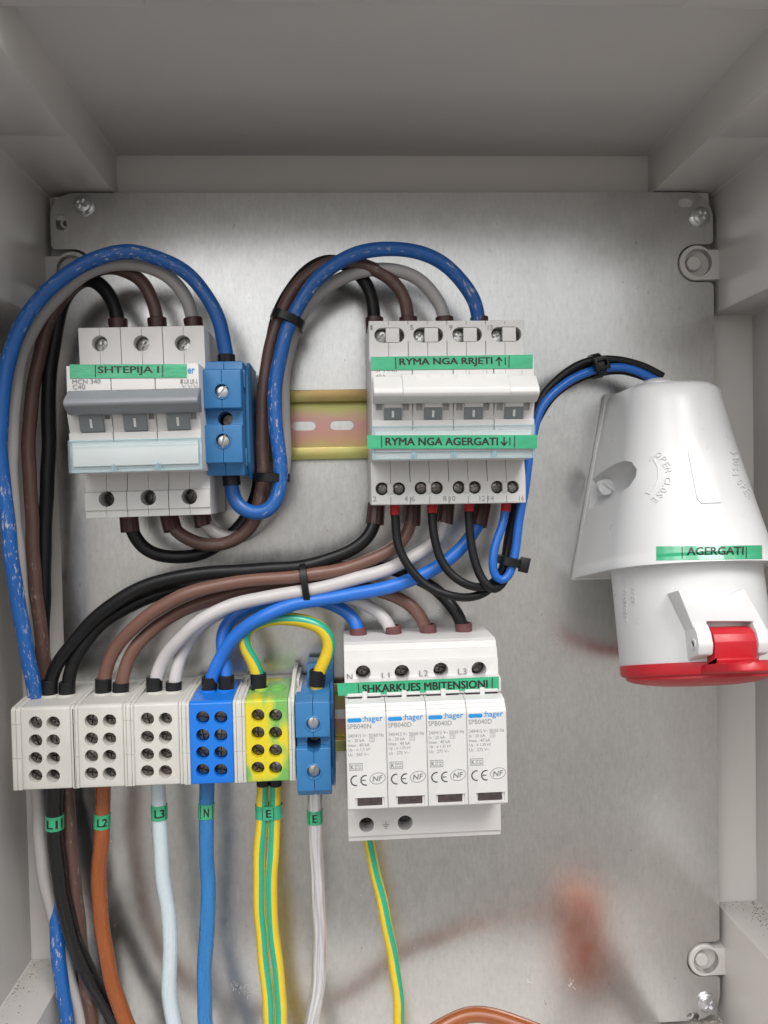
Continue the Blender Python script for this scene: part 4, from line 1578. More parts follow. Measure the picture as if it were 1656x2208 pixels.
for i in range(9):
    a = rad(-100 + 150 * i / 8)
    kn.append((aT + 8.5 - 7.6 * math.cos(a) * 1.0, BP - 4.2 + 7.6 * math.sin(a + 0.9) * 0.95))
kprof = [(aT + 1.5, BP - 9), (aT + 1.2, BP - 4), (aT + 2.2, BP - 0.5), (aT + 4.6, BP + 2.0), (aT + 8.0, BP + 2.9), (aT + 11.5, BP + 2.0), (aT + 14.5, BP + 0.8), (aT + 17.0, BP + 1.2),
         (LB - 0.5, BP + 2.2), (LB + 3.5, RB - 1), (LB + 3.5, RB - 12)]
part('knuckle', bar_prism(kprof, xw0, xw1, 0.5), 'red', lid)
# front lip of the lid
lipo = []
n = 22
xl_, xr_ = xe0 + 1.5, xr0 + 6.5
for i in range(n + 1):
    f = i / n
    x = lerp(xl_, xr_, f)
    lipo.append((x, RB * 0.30 + (RB * 0.70 + 19.0) * (1 - abs(2 * f - 1) ** 3.4)))
bm = bmesh.new()
lo1 = [bm.verts.new(BL(x, LB + 1.0 + 0.5 * math.sin(i), b)) for i, (x, b) in enumerate(lipo)]
lo2 = [bm.verts.new(BL(x, LB + 4.9, b * 1.02)) for i, (x, b) in enumerate(lipo)]
bm.faces.new(lo1)
bm.faces.new(list(reversed(lo2)))
for i in range(n + 1):
    j = (i + 1) % (n + 1)
    bm.faces.new((lo1[i], lo1[j], lo2[j], lo2[i]))
bmesh.ops.recalc_face_normals(bm, faces=bm.faces)
part('lid_lip', bev(bm, 0.9, 3, 40), 'red', lid, angle=50)

# raised and printed marks projected onto the housing
cam_l = Vector((0, -D, 0)) - sko


def hit(px, py, bvh=None):
    p, nrm, _, _ = (bvh or bvh0).ray_cast(cam_l, ray_dir(px, py))
    return p, nrm


def sheet_on(corners, nx, nz, off, th, bvh=None, rnd=0.0):
    """thin sheet laid on the curved housing between four photo corners tl, tr, br, bl"""
    tl_, tr_, br_, bl_ = corners
    bm = bmesh.new()
    g = []
    for j in range(nz + 1):
        row = []
        v = j / nz
        ins = rnd * (1 - math.sqrt(max(0, 1 - (max(0, abs(2 * v - 1) - 0.85) / 0.15) ** 2)))
        for i in range(nx + 1):
            u = i / nx
            u = ins + u * (1 - 2 * ins)
            px = lerp(lerp(tl_[0], tr_[0], u), lerp(bl_[0], br_[0], u), v)
            py = lerp(lerp(tl_[1], tr_[1], u), lerp(bl_[1], br_[1], u), v)
            p, nr = hit(px, py, bvh)
            if p is None:
                return None
            row.append((p, nr))
        g.append(row)
    top = [[bm.verts.new(p + nr * (off + th)) for p, nr in r] for r in g]
    bot = [[bm.verts.new(p - nr * 0.2) for p, nr in r] for r in g]
    for j in range(nz):
        for i in range(nx):
            bm.faces.new((top[j][i], top[j][i + 1], top[j + 1][i + 1], top[j + 1][i]))
    edge = [(0, i) for i in range(nx)] + [(j, nx) for j in range(nz)] + [(nz, i) for i in range(nx, 0, -1)] + [(j, 0) for j in range(nz, 0, -1)]
    for a, b in zip(edge, edge[1:] + edge[:1]):
        bm.faces.new((top[a[0]][a[1]], top[b[0]][b[1]], bot[b[0]][b[1]], bot[a[0]][a[1]]))
    bmesh.ops.recalc_face_normals(bm, faces=bm.faces)
    return bm


def text_on(s, x0, y0, x1, y1, off, bold=0.0, bvh=None, skew=0.0):
    """print projected onto the housing inside a photo box"""
    bm = fit_text(s, x1 - x0, y1 - y0, bold, 2)
    bmesh.ops.triangulate(bm, faces=bm.faces)
    for _ in range(3):
        lg = [e for e in bm.edges if e.calc_length() > 2.5]
        if lg:
            bmesh.ops.subdivide_edges(bm, edges=lg, cuts=1)
            bmesh.ops.triangulate(bm, faces=bm.faces)
    for v in bm.verts:
        px, py = (x0 + x1) / 2 + v.co.x, (y0 + y1) / 2 - v.co.z + skew * v.co.x
        p, nr = hit(px, py, bvh)
        v.co = p + nr * (off - v.co.y)
    return bm


pb = sheet_on(((1481, 962), (1537, 961), (1561, 1084), (1505, 1086)), 10, 12, 0.0, 0.5, rnd=0.12)
if pb:
    part('blank_panel', pb, 'socket', sk, angle=50)
TC = ((1415, 1178.5), (1642.5, 1176), (1643, 1205.5), (1415.5, 1208.5))
ts_ = sheet_on(TC, 60, 16, 0.0, 0.2)
if ts_:
    tp = part('label_tape', ts_, 'tape', sk, angle=60)
    bb = [text_on('AGERGATI', 1481, 1179.5, 1603, 1197.5, 0.28, 0.3, skew=-0.01)]
    for bx in (1471, 1608.5):
        bmq = sheet_on(((bx - 1, 1180), (bx + 1, 1180), (bx + 1, 1205), (bx - 1, 1205)), 1, 16, 0.0, 0.27)
        bb.append(bmq)
    part('lettering', join(bb), 'ink', tp)


def raised(s, px, py, size, ang, bvh=None, off=0.0):
    """one raised letter set into the surface, size in px"""
    bm = fit_text(s, size * (0.25 if s == 'I' else 0.62), size, 0.0, 2)
    ca, sa = math.cos(ang), math.sin(ang)
    for v in bm.verts:
        x, z = v.co.x, v.co.z
        p, nr = hit(px + x * ca + z * sa, py + x * sa - z * ca, bvh)
        if p is None:
            bm.free()
            return None
        v.co = p + nr * 0.12
    ret = bmesh.ops.extrude_face_region(bm, geom=list(bm.faces))
    for v in ret['geom']:
        if isinstance(v, bmesh.types.BMVert):
            p, nr, _, _ = (bvh or bvh0).find_nearest(v.co)
            v.co = v.co + nr * 0.35
    return bm


def arc_text(word, pts, size, angs):
    out = []
    for ch, (px, py), an in zip(word, pts, angs):
        if ch != ' ':
            q = raised(ch, px, py, size, rad(an))
            if q:
                out.append(q)
    return out


lets = arc_text('OPEN', [(1421, 981), (1431, 990), (1437, 1002), (1441, 1013)], 14, [50, 58, 68, 78])
lets += arc_text('CLOSE', [(1440, 1034), (1437, 1046), (1431, 1057), (1423, 1067), (1412, 1078)], 14, [95, 105, 115, 124, 132])
lets2 = arc_text('CLOSE', [(1580, 975), (1584, 987), (1585, 999), (1585, 1010), (1585, 1021)], 13, [-100, -96, -94, -94, -94])
lets2 += arc_text('OPEN', [(1594, 1040), (1602, 1050), (1609, 1059), (1614, 1069)], 13, [55, 50, 48, 45])


def ridge(pts, r=0.3):
    P = []
    for p in pts:
        q, nr = hit(*p)
        if q is not None:
            P.append(q + nr * 0.05)
    return P


def tube_bm(P, r, seg=6):
    bm = bmesh.new()
    rings = []
    for i, p in enumerate(P):
        d = (P[min(i + 1, len(P) - 1)] - P[max(0, i - 1)]).normalized()
        a, b = frame_of(d)
        rings.append([bm.verts.new(p + (a * math.cos(2 * math.pi * k / seg) + b * math.sin(2 * math.pi * k / seg)) * r) for k in range(seg)])
    for r0, r1 in zip(rings, rings[1:]):
        for k in range(seg):
            bm.faces.new((r0[k], r1[k], r1[(k + 1) % seg], r0[(k + 1) % seg]))
    bm.faces.new(rings[0])
    bm.faces.new(rings[-1])
    bmesh.ops.recalc_face_normals(bm, faces=bm.faces)
    return bm


for pts in ([(1405, 986), (1412, 994), (1418, 1006), (1420, 1020), (1419, 1036), (1412, 1050), (1400, 1064)], [(1412, 984), (1404, 986), (1402, 994)], [(1393, 1062), (1402, 1066), (1406, 1058)]):
    P = ridge(pts)
    if len(P) > 1:
        lets.append(tube_bm(P, 0.32))
part('raised_lettering', join(lets), 'socket', sk, angle=40)
if lets2:
    part('raised_lettering', join(lets2), 'socket', sk, angle=40)
# raised words on the barrel
mb = bmesh.new()
mb.from_mesh(bar.data)
for v in mb.verts:
    v.co *= 1000
bvhb = BVHTree.FromBMesh(mb)
mb.free()
lets = []
for word, px, y0, dy in (('OPEN', 1364.5, 1269, 9.3), ('TRANSPORT', 1346.5, 1273, 8.0)):
    for i, ch in enumerate(word):
        q = raised(ch, px + i * 0.35, y0 + i * dy, 8, rad(90), bvhb)
        if q:
            lets.append(q)
for px, py in ((1363, 1253), (1344.5, 1256)):
    bm = bmesh.new()
    tri = [hit(px + dx, py + dy, bvhb) for dx, dy in ((0, -7), (4, 5), (-4, 5))]
    bm.faces.new([bm.verts.new(p + nr * 0.45) for p, nr in tri])
    lets.append(bm)
if lets:
    part('raised_lettering', join(lets), 'socket', sk, angle=40)

# ================================================================== wires: upper left loop
RW = 3.15
G1 = 'wires looping up from the grey-levered breaker'
w = wire('black_wire', 'black scuffed wire from the grey-levered breaker top down the left wall', 'wire',
         [(256, 716, 28), (254, 690, 28), (248, 662), (235, 634), (214, 611), (188, 603, 24), (163, 613), (140, 640), (124, 690, 20), (112, 760), (106, 850), (106, 920, 18), (101, 1050), (96, 1200), (92, 1320), (94, 1450, 16), (104, 1600), (118, 1760), (150, 1950), (182, 2120, 16), (196, 2225, 16)],
         RW + 0.25, 'w_black', G1, [(-128, 18, -316)])
sleeve(w, (256, 716, 28), (254, 688, 28), 4.3, 4.5, 'brown_sl')
w = wire('brown_wire', 'brown scuffed wire from the grey-levered breaker top down the left wall', 'wire',
         [(341, 716, 28), (339, 690, 28), (335, 665), (322, 630), (300, 600), (268, 582), (235, 575, 25), (195, 588), (150, 625), (110, 685), (84, 770, 24), (69, 850), (63, 950), (67, 1100, 24), (73, 1200), (81, 1310), (92, 1400), (101, 1470, 22), (120, 1560), (140, 1660), (150, 1760, 24), (155, 1840), (162, 1920), (172, 2000, 24), (186, 2120), (200, 2225, 22)],
         RW, 'w_brown', G1, [(-122, 24, -316)])
sleeve(w, (341, 716, 28), (338, 686, 28), 4.3, 4.5, 'brown_sl')
w = wire('grey_wire', 'grey wire from the grey-levered breaker top down the left wall', 'wire',
         [(420, 716, 28), (416, 690, 28), (409, 662), (392, 628), (364, 598), (328, 578), (285, 567), (240, 568, 32), (190, 587), (140, 622), (92, 678), (55, 745, 34), (32, 840), (25, 950), (28, 1090, 34), (38, 1200), (50, 1330), (60, 1430, 30), (70, 1560), (80, 1705), (87, 1815, 24), (98, 1895), (118, 1990), (142, 2080, 22), (165, 2165), (180, 2235, 22)],
         RW, 'w_grey', G1, [(-134, 22, -316)])
sleeve(w, (420, 716, 28), (416, 686, 28), 4.3, 4.5, 'brown_sl')
w = wire('blue_wire', 'blue paint-scuffed wire arching from the blue terminal beside the breaker to the left wall', 'wire',
         [(491, 800, 36), (488, 768, 36), (483, 735), (472, 692), (451, 648), (421, 606), (381, 573), (330, 553), (268, 544, 40), (203, 559), (143, 592), (89, 640), (48, 700, 46), (17, 780), (4, 860), (1, 950, 46), (8, 1060), (24, 1200, 44), (42, 1310), (60, 1420), (76, 1500, 34), (98, 1600, 24), (113, 1690, 18), (116, 1780), (113, 1860, 18), (118, 1950), (126, 2050, 26), (136, 2140), (143, 2215, 28)],
         RW + 0.2, 'w_blue', G1, [(-146, 28, -316)])
sleeve(w, (490, 800, 36), (488, 765, 36), 3.9, 4.1, 'black_sl', True)

# upper middle S-shaped bundle
G2 = 'wires of the S-shaped bundle between breaker and changeover switch'
w = wire('black_wire', 'black wire from the grey-levered breaker underside round to changeover switch pole 1', 'wire',
         [(277, 1090, 24), (280, 1130, 24), (288, 1155), (308, 1180), (345, 1199), (390, 1203, 22), (440, 1193), (490, 1160), (530, 1115, 18), (556, 1050), (562, 960), (566, 880, 16), (578, 790), (592, 710), (622, 632), (662, 585), (710, 562, 18), (756, 574), (786, 603), (802, 640), (807, 690, 26), (808, 720, 28)],
         RW, 'w_black', G2)
sleeve(w, (276, 1095, 24), (281, 1147, 24), 4.3, 4.5, 'brown_sl', True)
sleeve(w, (808, 716, 28), (807, 686, 27), 4.2, 4.4, 'brown_sl')
w = wire('brown_wire', 'brown wire from the grey-levered breaker underside round to changeover switch pole 5', 'wire',
         [(360, 1085, 24), (370, 1130, 26), (388, 1152), (418, 1168), (460, 1174, 28), (502, 1165), (540, 1135), (560, 1085), (568, 1030, 32), (565, 960), (564, 890), (571, 820), (584, 750), (601, 695, 32), (624, 640), (658, 596), (700, 571), (745, 562, 28), (800, 576), (845, 605), (870, 643), (880, 690, 28), (882, 720, 28)],
         RW, 'w_brown', G2)
sleeve(w, (358, 1088, 24), (373, 1144, 26), 4.3, 4.5, 'brown_sl', True)
sleeve(w, (882, 716, 28), (880, 684, 28), 4.2, 4.4, 'brown_sl')
w = wire('grey_wire', 'pale grey wire from the grey-levered breaker underside round to changeover switch pole 9', 'wire',
         [(430, 1085, 24), (440, 1125, 25), (462, 1148), (495, 1159), (530, 1154, 25), (565, 1128), (592, 1085), (608, 1030, 24), (614, 960), (613, 890), (612, 820), (621, 755), (640, 698, 24), (676, 645), (728, 605), (785, 583, 27), (845, 580), (895, 598), (932, 630), (952, 662), (958, 692, 28), (960, 720, 28)],
         RW, 'w_grey', G2)
sleeve(w, (430, 1088, 24), (440, 1135, 25), 4.2, 4.4, 'brown_sl', True)
sleeve(w, (960, 716, 28), (958, 684, 28), 4.2, 4.4, 'brown_sl')
w = wire('blue_wire', 'blue paint-scuffed wire from the blue terminal underside round to changeover switch pole 13', 'wire',
         [(498, 1015, 36), (499, 1050, 36), (508, 1080), (528, 1100), (558, 1107, 38), (586, 1094), (601, 1062), (604, 1020, 38), (599, 960), (593, 900), (594, 840), (602, 780), (616, 718, 38), (641, 660), (682, 606), (736, 563), (797, 541, 36), (860, 536), (920, 549), (970, 577), (1006, 618), (1026, 658), (1032, 692, 29), (1034, 720, 28)],
         RW + 0.2, 'w_blue', G2)
sleeve(w, (497, 1015, 36), (500, 1047, 36), 4.0, 4.2, 'black_sl')
sleeve(w, (1035, 716, 28), (1033, 684, 28), 4.2, 4.4, 'brown_sl')

# lower bundle: changeover switch to the terminal blocks
HBK = 31
G3 = 'wires from the changeover switch to the terminal blocks'
G4 = 'wires from the terminal blocks to the surge arrester'
w = wire('black_wire', 'black wire from changeover switch pole 2 to the terminal block with two black wires', 'wire',
         [(812, 1085, 26), (807, 1130, 28), (790, 1158), (755, 1185), (705, 1207), (650, 1222, 34), (560, 1229), (460, 1233), (370, 1246, 36), (290, 1275), (222, 1318), (168, 1372), (133, 1418, 32), (114, 1455, HBK), (107, 1480, HBK), (106, 1500, HBK)],
         RW, 'w_black', G3)
sleeve(w, (812, 1085, 26), (808, 1131, 27), 4.1, 4.4, 'brown_sl', True)
sleeve(w, (106.5, 1506, HBK), (107, 1466, HBK), 3.75, 3.85, 'black_sl')
w = wire('brown_wire', 'brown wire from changeover switch pole 6 to the terminal block with two brown wires', 'wire',
         [(890, 1085, 26), (885, 1130, 28), (868, 1162), (832, 1190), (785, 1212), (725, 1230), (652, 1243, 36), (570, 1249), (480, 1259), (400, 1281, 37), (333, 1317), (280, 1362), (246, 1404, 32), (229, 1445, HBK), (223, 1475, HBK), (222, 1495, HBK)],
         RW, 'w_brown2', G3)
sleeve(w, (890, 1085, 26), (887, 1133, 27), 4.1, 4.4, 'brown_sl', True)
sleeve(w, (222.6, 1503, HBK), (223, 1462, HBK), 3.75, 3.85, 'black_sl')
w = wire('grey_wire', 'pale grey wire from changeover switch pole 10 to the third warm grey block', 'wire',
         [(962, 1085, 26), (956, 1130, 28), (936, 1163), (902, 1193), (855, 1219), (795, 1241), (725, 1260), (655, 1275, 37), (575, 1286), (500, 1305), (435, 1336, 38), (385, 1382), (357, 1415, 32), (341, 1448, HBK), (334, 1475, HBK), (333, 1495, HBK)],
         RW, 'w_white', G3)
sleeve(w, (963, 1085, 26), (958, 1129, 27), 4.1, 4.4, 'brown_sl', True)
sleeve(w, (332.7, 1500, HBK), (333, 1459, HBK), 3.75, 3.85, 'black_sl')
w = wire('blue_wire', 'blue wire from changeover switch pole 14 to the bright blue block', 'wire',
         [(1042, 1085, 26), (1032, 1130, 28), (1010, 1166), (975, 1199), (925, 1231), (862, 1258), (785, 1278), (710, 1291, 36), (635, 1302), (570, 1326, 38), (520, 1362), (486, 1402, 32), (464, 1444, HBK), (454, 1470, HBK), (452, 1492, HBK)],
         RW + 0.1, 'w_blue2', G3)
sleeve(w, (1042, 1085, 26), (1031, 1134, 28), 4.1, 4.4, 'brown_sl', True)
sleeve(w, (452, 1498, HBK), (452, 1459, HBK), 3.75, 3.85, 'black_sl')
w = wire('black_wire', 'black wire arching from its terminal block to surge arrester pole L3', 'wire',
         [(145, 1500, HBK), (150, 1455, 31), (168, 1408), (204, 1360), (258, 1318), (325, 1288, 28), (430, 1262), (560, 1243, 20), (680, 1228), (780, 1222, 16), (860, 1231), (922, 1259, 20), (966, 1297), (992, 1335, 26), (1000, 1370, 26)],
         RW - 0.1, 'w_black', G4)
sleeve(w, (144.6, 1504, HBK), (145, 1470, HBK), 3.7, 3.8, 'black_sl')
sleeve(w, (1001, 1376, 26), (999, 1343, 26), 4.0, 4.2, 'mauve_sl')
w = wire('brown_wire', 'brown wire arching from its terminal block to surge arrester pole L2', 'wire',
         [(260, 1500, HBK), (266, 1455, 31), (290, 1402), (338, 1350), (398, 1313), (470, 1288, 26), (560, 1268), (660, 1258, 22), (760, 1262, 22), (832, 1278), (882, 1304, 24), (911, 1335, 26), (922, 1374, 26)],
         RW - 0.05, 'w_brown2', G4)
sleeve(w, (260, 1504, HBK), (261, 1471, HBK), 3.7, 3.8, 'black_sl')
sleeve(w, (925, 1376, 26), (922, 1346, 26), 4.0, 4.2, 'mauve_sl')
w = wire('grey_wire', 'pale grey wire arching from its terminal block to surge arrester pole L1', 'wire',
         [(374, 1500, HBK), (379, 1455, 30), (395, 1405), (426, 1357), (470, 1322, 24), (540, 1296), (620, 1283, 22), (705, 1281), (768, 1293, 22), (812, 1318), (838, 1346, 26), (847, 1376, 26)],
         RW - 0.1, 'w_white', G4)
sleeve(w, (374, 1504, HBK), (375, 1469, HBK), 3.7, 3.8, 'black_sl')
sleeve(w, (850, 1378, 26), (846, 1349, 26), 4.0, 4.2, 'mauve_sl')
w = wire('blue_wire', 'blue wire arching from the bright blue block to surge arrester pole N', 'wire',
         [(488, 1490, HBK), (487, 1450, 29), (481, 1400), (483, 1362), (503, 1330, 25), (550, 1308), (610, 1294, 22), (675, 1292), (725, 1305, 22), (758, 1328), (770, 1352, 26), (775, 1380, 26)],
         RW, 'w_blue2', G4)
sleeve(w, (488, 1494, HBK), (488, 1455, HBK), 3.7, 3.8, 'black_sl')
sleeve(w, (775, 1382, 26), (771, 1353, 26), 4.0, 4.2, 'mauve_sl')
w = wire('earth_wire', 'yellow-green striped earth wire bridging the mottled block and the blue terminal', 'wire',
         [(558, 1490, HBK), (556, 1455, 31), (545, 1424), (530, 1398), (525, 1372, 32), (541, 1349), (575, 1337), (622, 1335, 33), (665, 1341), (698, 1357), (713, 1386, 33), (706, 1415), (692, 1440), (684, 1466, 32), (683, 1490, 32)],
         RW, 'w_yg', None, off=0.785, twist=-0.032)
sleeve(w, (557.5, 1492, HBK), (557, 1451, HBK), 3.75, 3.85, 'black_sl')
sleeve(w, (683, 1478, 32), (685, 1444, 32), 3.9, 4.0, 'black_sl')

# thin wires to the wall socket
RS = 2.05
G5 = 'thin black wires from the changeover switch to the wall socket'
up = [(1112, 1120, 32), (1122, 1050), (1132, 980, 34), (1146, 915), (1166, 868), (1198, 828), (1240, 800), (1283, 790, 24), (1340, 784)]
thin = [
    ('thin black wire from changeover switch pole 4, longest of the three sagging loops',
     [(851, 1080, 36), (852, 1110, 38), (855, 1150), (866, 1195), (890, 1234), (926, 1266), (968, 1284, 42), (1010, 1287), (1048, 1275, 36), (1076, 1248), (1092, 1205, 32), (1101, 1150)],
     [(1110, 1100, 30), (1122, 1030), (1134, 960, 30), (1148, 905), (1170, 857), (1203, 817), (1244, 789), (1290, 776, 26), (1340, 776), (1385, 789), (1428, 812, 26)]),
    ('thin black wire from changeover switch pole 8, middle one of the sagging loops',
     [(931, 1080, 36), (932, 1110, 38), (935, 1150), (946, 1196), (968, 1235), (1003, 1262, 42), (1042, 1268), (1072, 1250, 36), (1089, 1212, 30), (1097, 1150)],
     [(1103, 1100, 26), (1114, 1030), (1127, 960, 24), (1144, 905), (1168, 862), (1203, 826), (1246, 802), (1290, 795, 20), (1340, 792), (1388, 804), (1424, 820, 22)]),
    ('thin black wire from changeover switch pole 12, shortest of the three sagging loops',
     [(1011, 1078, 36), (1011, 1108, 38), (1013, 1150), (1021, 1202), (1036, 1248), (1060, 1274, 42), (1082, 1262), (1098, 1225, 34), (1106, 1160)],
     [(1113, 1100, 24), (1124, 1030), (1138, 960, 22), (1156, 910), (1184, 862), (1220, 830), (1258, 811), (1298, 803, 18), (1345, 800), (1390, 812), (1420, 826, 20)]),
]
for k, (lab, p1, p2) in enumerate(thin):
    w = wire('thin_black_wire', lab, 'wire', p1 + p2, RS, 'w_black2', G5)
    xq = (851, 931, 1011)[k]
    yq = (1112, 1107, 1104)[k]
    sleeve(w, (xq, yq - 40, 36), (xq + 0.5, yq, 38), 2.2, 2.35, 'red_sl')
w = wire('thin_blue_wire', 'thin blue wire from changeover switch pole 16 to the wall socket', 'wire',
         [(1091, 1075, 36), (1089, 1106, 38), (1083, 1135), (1070, 1170), (1061, 1212, 42), (1064, 1243), (1079, 1257), (1096, 1245), (1109, 1205, 40), (1117, 1150), (1127, 1080), (1138, 1005, 38), (1150, 935), (1167, 885), (1195, 846), (1235, 815), (1283, 797, 28), (1335, 791), (1380, 803), (1418, 822, 26)],
         RS, 'w_blue3')
sleeve(w, (1092, 1065, 36), (1090, 1104, 38), 2.2, 2.35, 'red_sl')

# ------------------------------------------------------------------ lower cables


def marker(w, px, py, hpx, txt, bars, r_add=0.35, tilt=0.0):
    """green wrap-round marker with bent lettering on a cable"""
    path, o0, r = WP[w.name]
    c = min(path, key=lambda p: abs(p.z - W(px, py, -p.y).z))
    i = path.index(c)
    d = (path[max(0, i - 2)] - path[min(len(path) - 1, i + 2)]).normalized()
    hh = hpx * mmpp(-c.y) / 2
    R = r + r_add
    bm = lathe((0, 0, 0), d, [(R - 0.2, -hh), (R, -hh + 0.01), (R, hh - 0.01), (R - 0.2, hh)], 36)
    tp = part('marker_tape', bm, 'tape', w, c - o0, angle=50)
    a, b = frame_of(d)
    q = []
    bms = [fit_text(txt, R * 0.62 * len(txt) if len(txt) > 1 else R * 0.62, hh * 1.15, 0.3)] + [quad(x * R - 0.2, x * R + 0.2, -hh * 0.9, hh * 0.9, 0) for x in bars]
    bm = join(bms)
    bmesh.ops.subdivide_edges(bm, edges=[e for e in bm.edges if e.calc_length() > 0.8], cuts=2)
    side = d.cross(a)
    if side.x < 0:
        side = -side
    vw = (Vector((0, -D, 0)) - c)
    vw = (vw - d * vw.dot(d)).normalized()
    sd2 = vw.cross(d)
    if sd2.x < 0:
        sd2 = -sd2
    for v in bm.verts:
        th = v.co.x / R
        v.co = d * v.co.z + (vw * math.cos(th) + sd2 * math.sin(th)) * (R + 0.06 - v.co.y)
    part('lettering', bm, 'ink', tp)
    return tp


w = wire('mains_cable', 'thick black mains cable with green L1I marker below its terminal block', 'cable',
         [(119, 1660, 30), (119, 1720, 30), (119, 1800), (125, 1870), (138, 1945), (160, 2025, 28), (192, 2100), (228, 2165), (262, 2225, 24)], 3.95, 'w_blackc', None, [(-100, 26, -290), (-92, 26, -316)], wob=0.015)
marker(w, 119, 1775, 31, 'L1I', (0.82,))
w = wire('mains_cable', 'thick orange-brown mains cable with green L2 marker below its terminal block', 'cable',
         [(222, 1655, 30), (222, 1710, 30), (219, 1790), (214, 1880), (216, 1950), (225, 2030, 32), (238, 2110), (262, 2180), (300, 2255, 34)], 3.6, 'w_orange', None,
         [(-78, 40, -287), (-40, 44, -300), (0, 42, -288), (28, 38, -267), (58, 36, -254.5), (92, 52, -257), (128, 72, -264), (148, 84, -285), (152, 78, -316)], wob=0.015)
marker(w, 219, 1773, 30, 'L2', (0.85,))
w = wire('mains_cable', 'thick ice white mains cable with green L3 marker below its terminal block', 'cable',
         [(340, 1655, 30), (341, 1710, 30), (344, 1790), (350, 1870), (361, 1950), (367, 2020, 34), (364, 2090), (366, 2150), (380, 2225, 36)], 3.55, 'w_ice', None, [(-70, 36, -300), (-66, 34, -316)], wob=0.015)
marker(w, 341, 1754, 31, 'L3', (0.85,))
w = wire('mains_cable', 'thick steel blue mains cable with green N marker below the bright blue block', 'cable',
         [(447, 1655, 30), (446, 1710, 30), (446, 1800), (448, 1900), (447, 1980, 33), (443, 2060), (442, 2140), (445, 2225, 35)], 3.6, 'w_navy', None, [(-58, 36, -300), (-56, 34, -316)], wob=0.015)
marker(w, 446, 1751, 31, 'N', (0.8, -0.75))
w = wire('earth_wire', 'yellow-green striped earth wire below the mottled block, bowing outward of the pair', 'wire',
         [(567, 1655, 30), (567, 1700, 30), (566, 1765), (560, 1830), (557, 1890), (559, 1960, 32), (566, 2030), (573, 2100), (578, 2160), (581, 2225, 32)], 2.9, 'w_yg', 'paired earth wires below the mottled block', [(-30, 32, -316)], off=0.475, twist=0.0)
we2 = w
w = wire('earth_wire', 'yellow-green striped earth wire below the mottled block, straighter of the pair', 'wire',
         [(594, 1655, 30), (594, 1700, 30), (593, 1765), (588, 1830), (585, 1890), (586, 1960, 32), (593, 2030), (600, 2100), (604, 2160), (607, 2225, 32)], 2.9, 'w_yg', 'paired earth wires below the mottled block', [(-25, 32, -316)], off=0.64, twist=0.0)
ca_, cb_ = W(550, 1748, 30), W(609.5, 1748, 30)
oo = WP[w.name][1]
mid = (ca_ + cb_) / 2
hw_, hh_ = (cb_.x - ca_.x) / 2, 14.5 * mmpp(30)
rr_ = 3.75
ol = [(x, y) for x, y in stadium(-hw_, hw_, -rr_, rr_, 10)]
il = [(x, y) for x, y in stadium(-hw_ + 0.3, hw_ - 0.3, -rr_ + 0.3, rr_ - 0.3, 10)]
bm = slab(ol, -hh_, hh_, 0, [il])
for v in bm.verts:
    v.co = Vector((v.co.x, v.co.z, v.co.y))
bmesh.ops.recalc_face_normals(bm, faces=bm.faces)
tp = part('marker_tape', bm, 'tape', w, mid - oo, angle=50)
part('lettering', join([place(fit_text('E', 2.6, hh_ * 1.15, 0.3), 0.2, 0, rr_ + 0.06), quad(2.4, 2.75, -hh_ * .9, hh_ * .9, rr_ + 0.06), quad(-2.9, -2.6, -hh_ * .9, hh_ * .9, rr_ + 0.06)]), 'ink', tp)
for wv, px in ((we2, 567), (w, 594)):
    sleeve(wv, (px, 1655, 30), (px, 1694, 30), 3.0, 3.1, 'black_sl')
w = wire('earth_cable', 'silver clear-sheathed earth cable with green E marker below the blue terminal', 'cable',
         [(679, 1670, 30), (679, 1720, 30), (679, 1800), (682, 1880), (688, 1960, 33), (691, 2030), (687, 2100), (679, 2160), (671, 2225, 34)], 3.55, 'w_silver', None, [(-12, 34, -298), (-13, 32, -316)], wob=0.012)
marker(w, 679, 1759, 29, 'E', (0.85, -0.75))
w = wire('earth_wire', 'yellow-green striped earth wire hanging alone below the surge arrester', 'wire',
         [(790, 1775, 26), (796, 1815, 26), (806, 1870), (822, 1940), (838, 2010, 28), (851, 2080), (858, 2150), (861, 2225, 28)], 2.75, 'w_yg', None, [(28, 28, -292), (27, 28, -316)], off=0.55, twist=-0.008)

cs_ = T('conduit_stub', 'orange corrugated conduit end rising from the cabinet floor', 'conduit', (148, -88, -316))
pf = []
for k in range(13):
    zz_ = k * 4.3
    pf += [(12.6, zz_), (14.0, zz_ + 1.2), (14.0, zz_ + 2.4), (12.6, zz_ + 3.4)]
part('tube', lathe((0, 0, 0), (0, 0, 1), pf, 32), 'conduit', cs_)

# ================================================================== cable ties


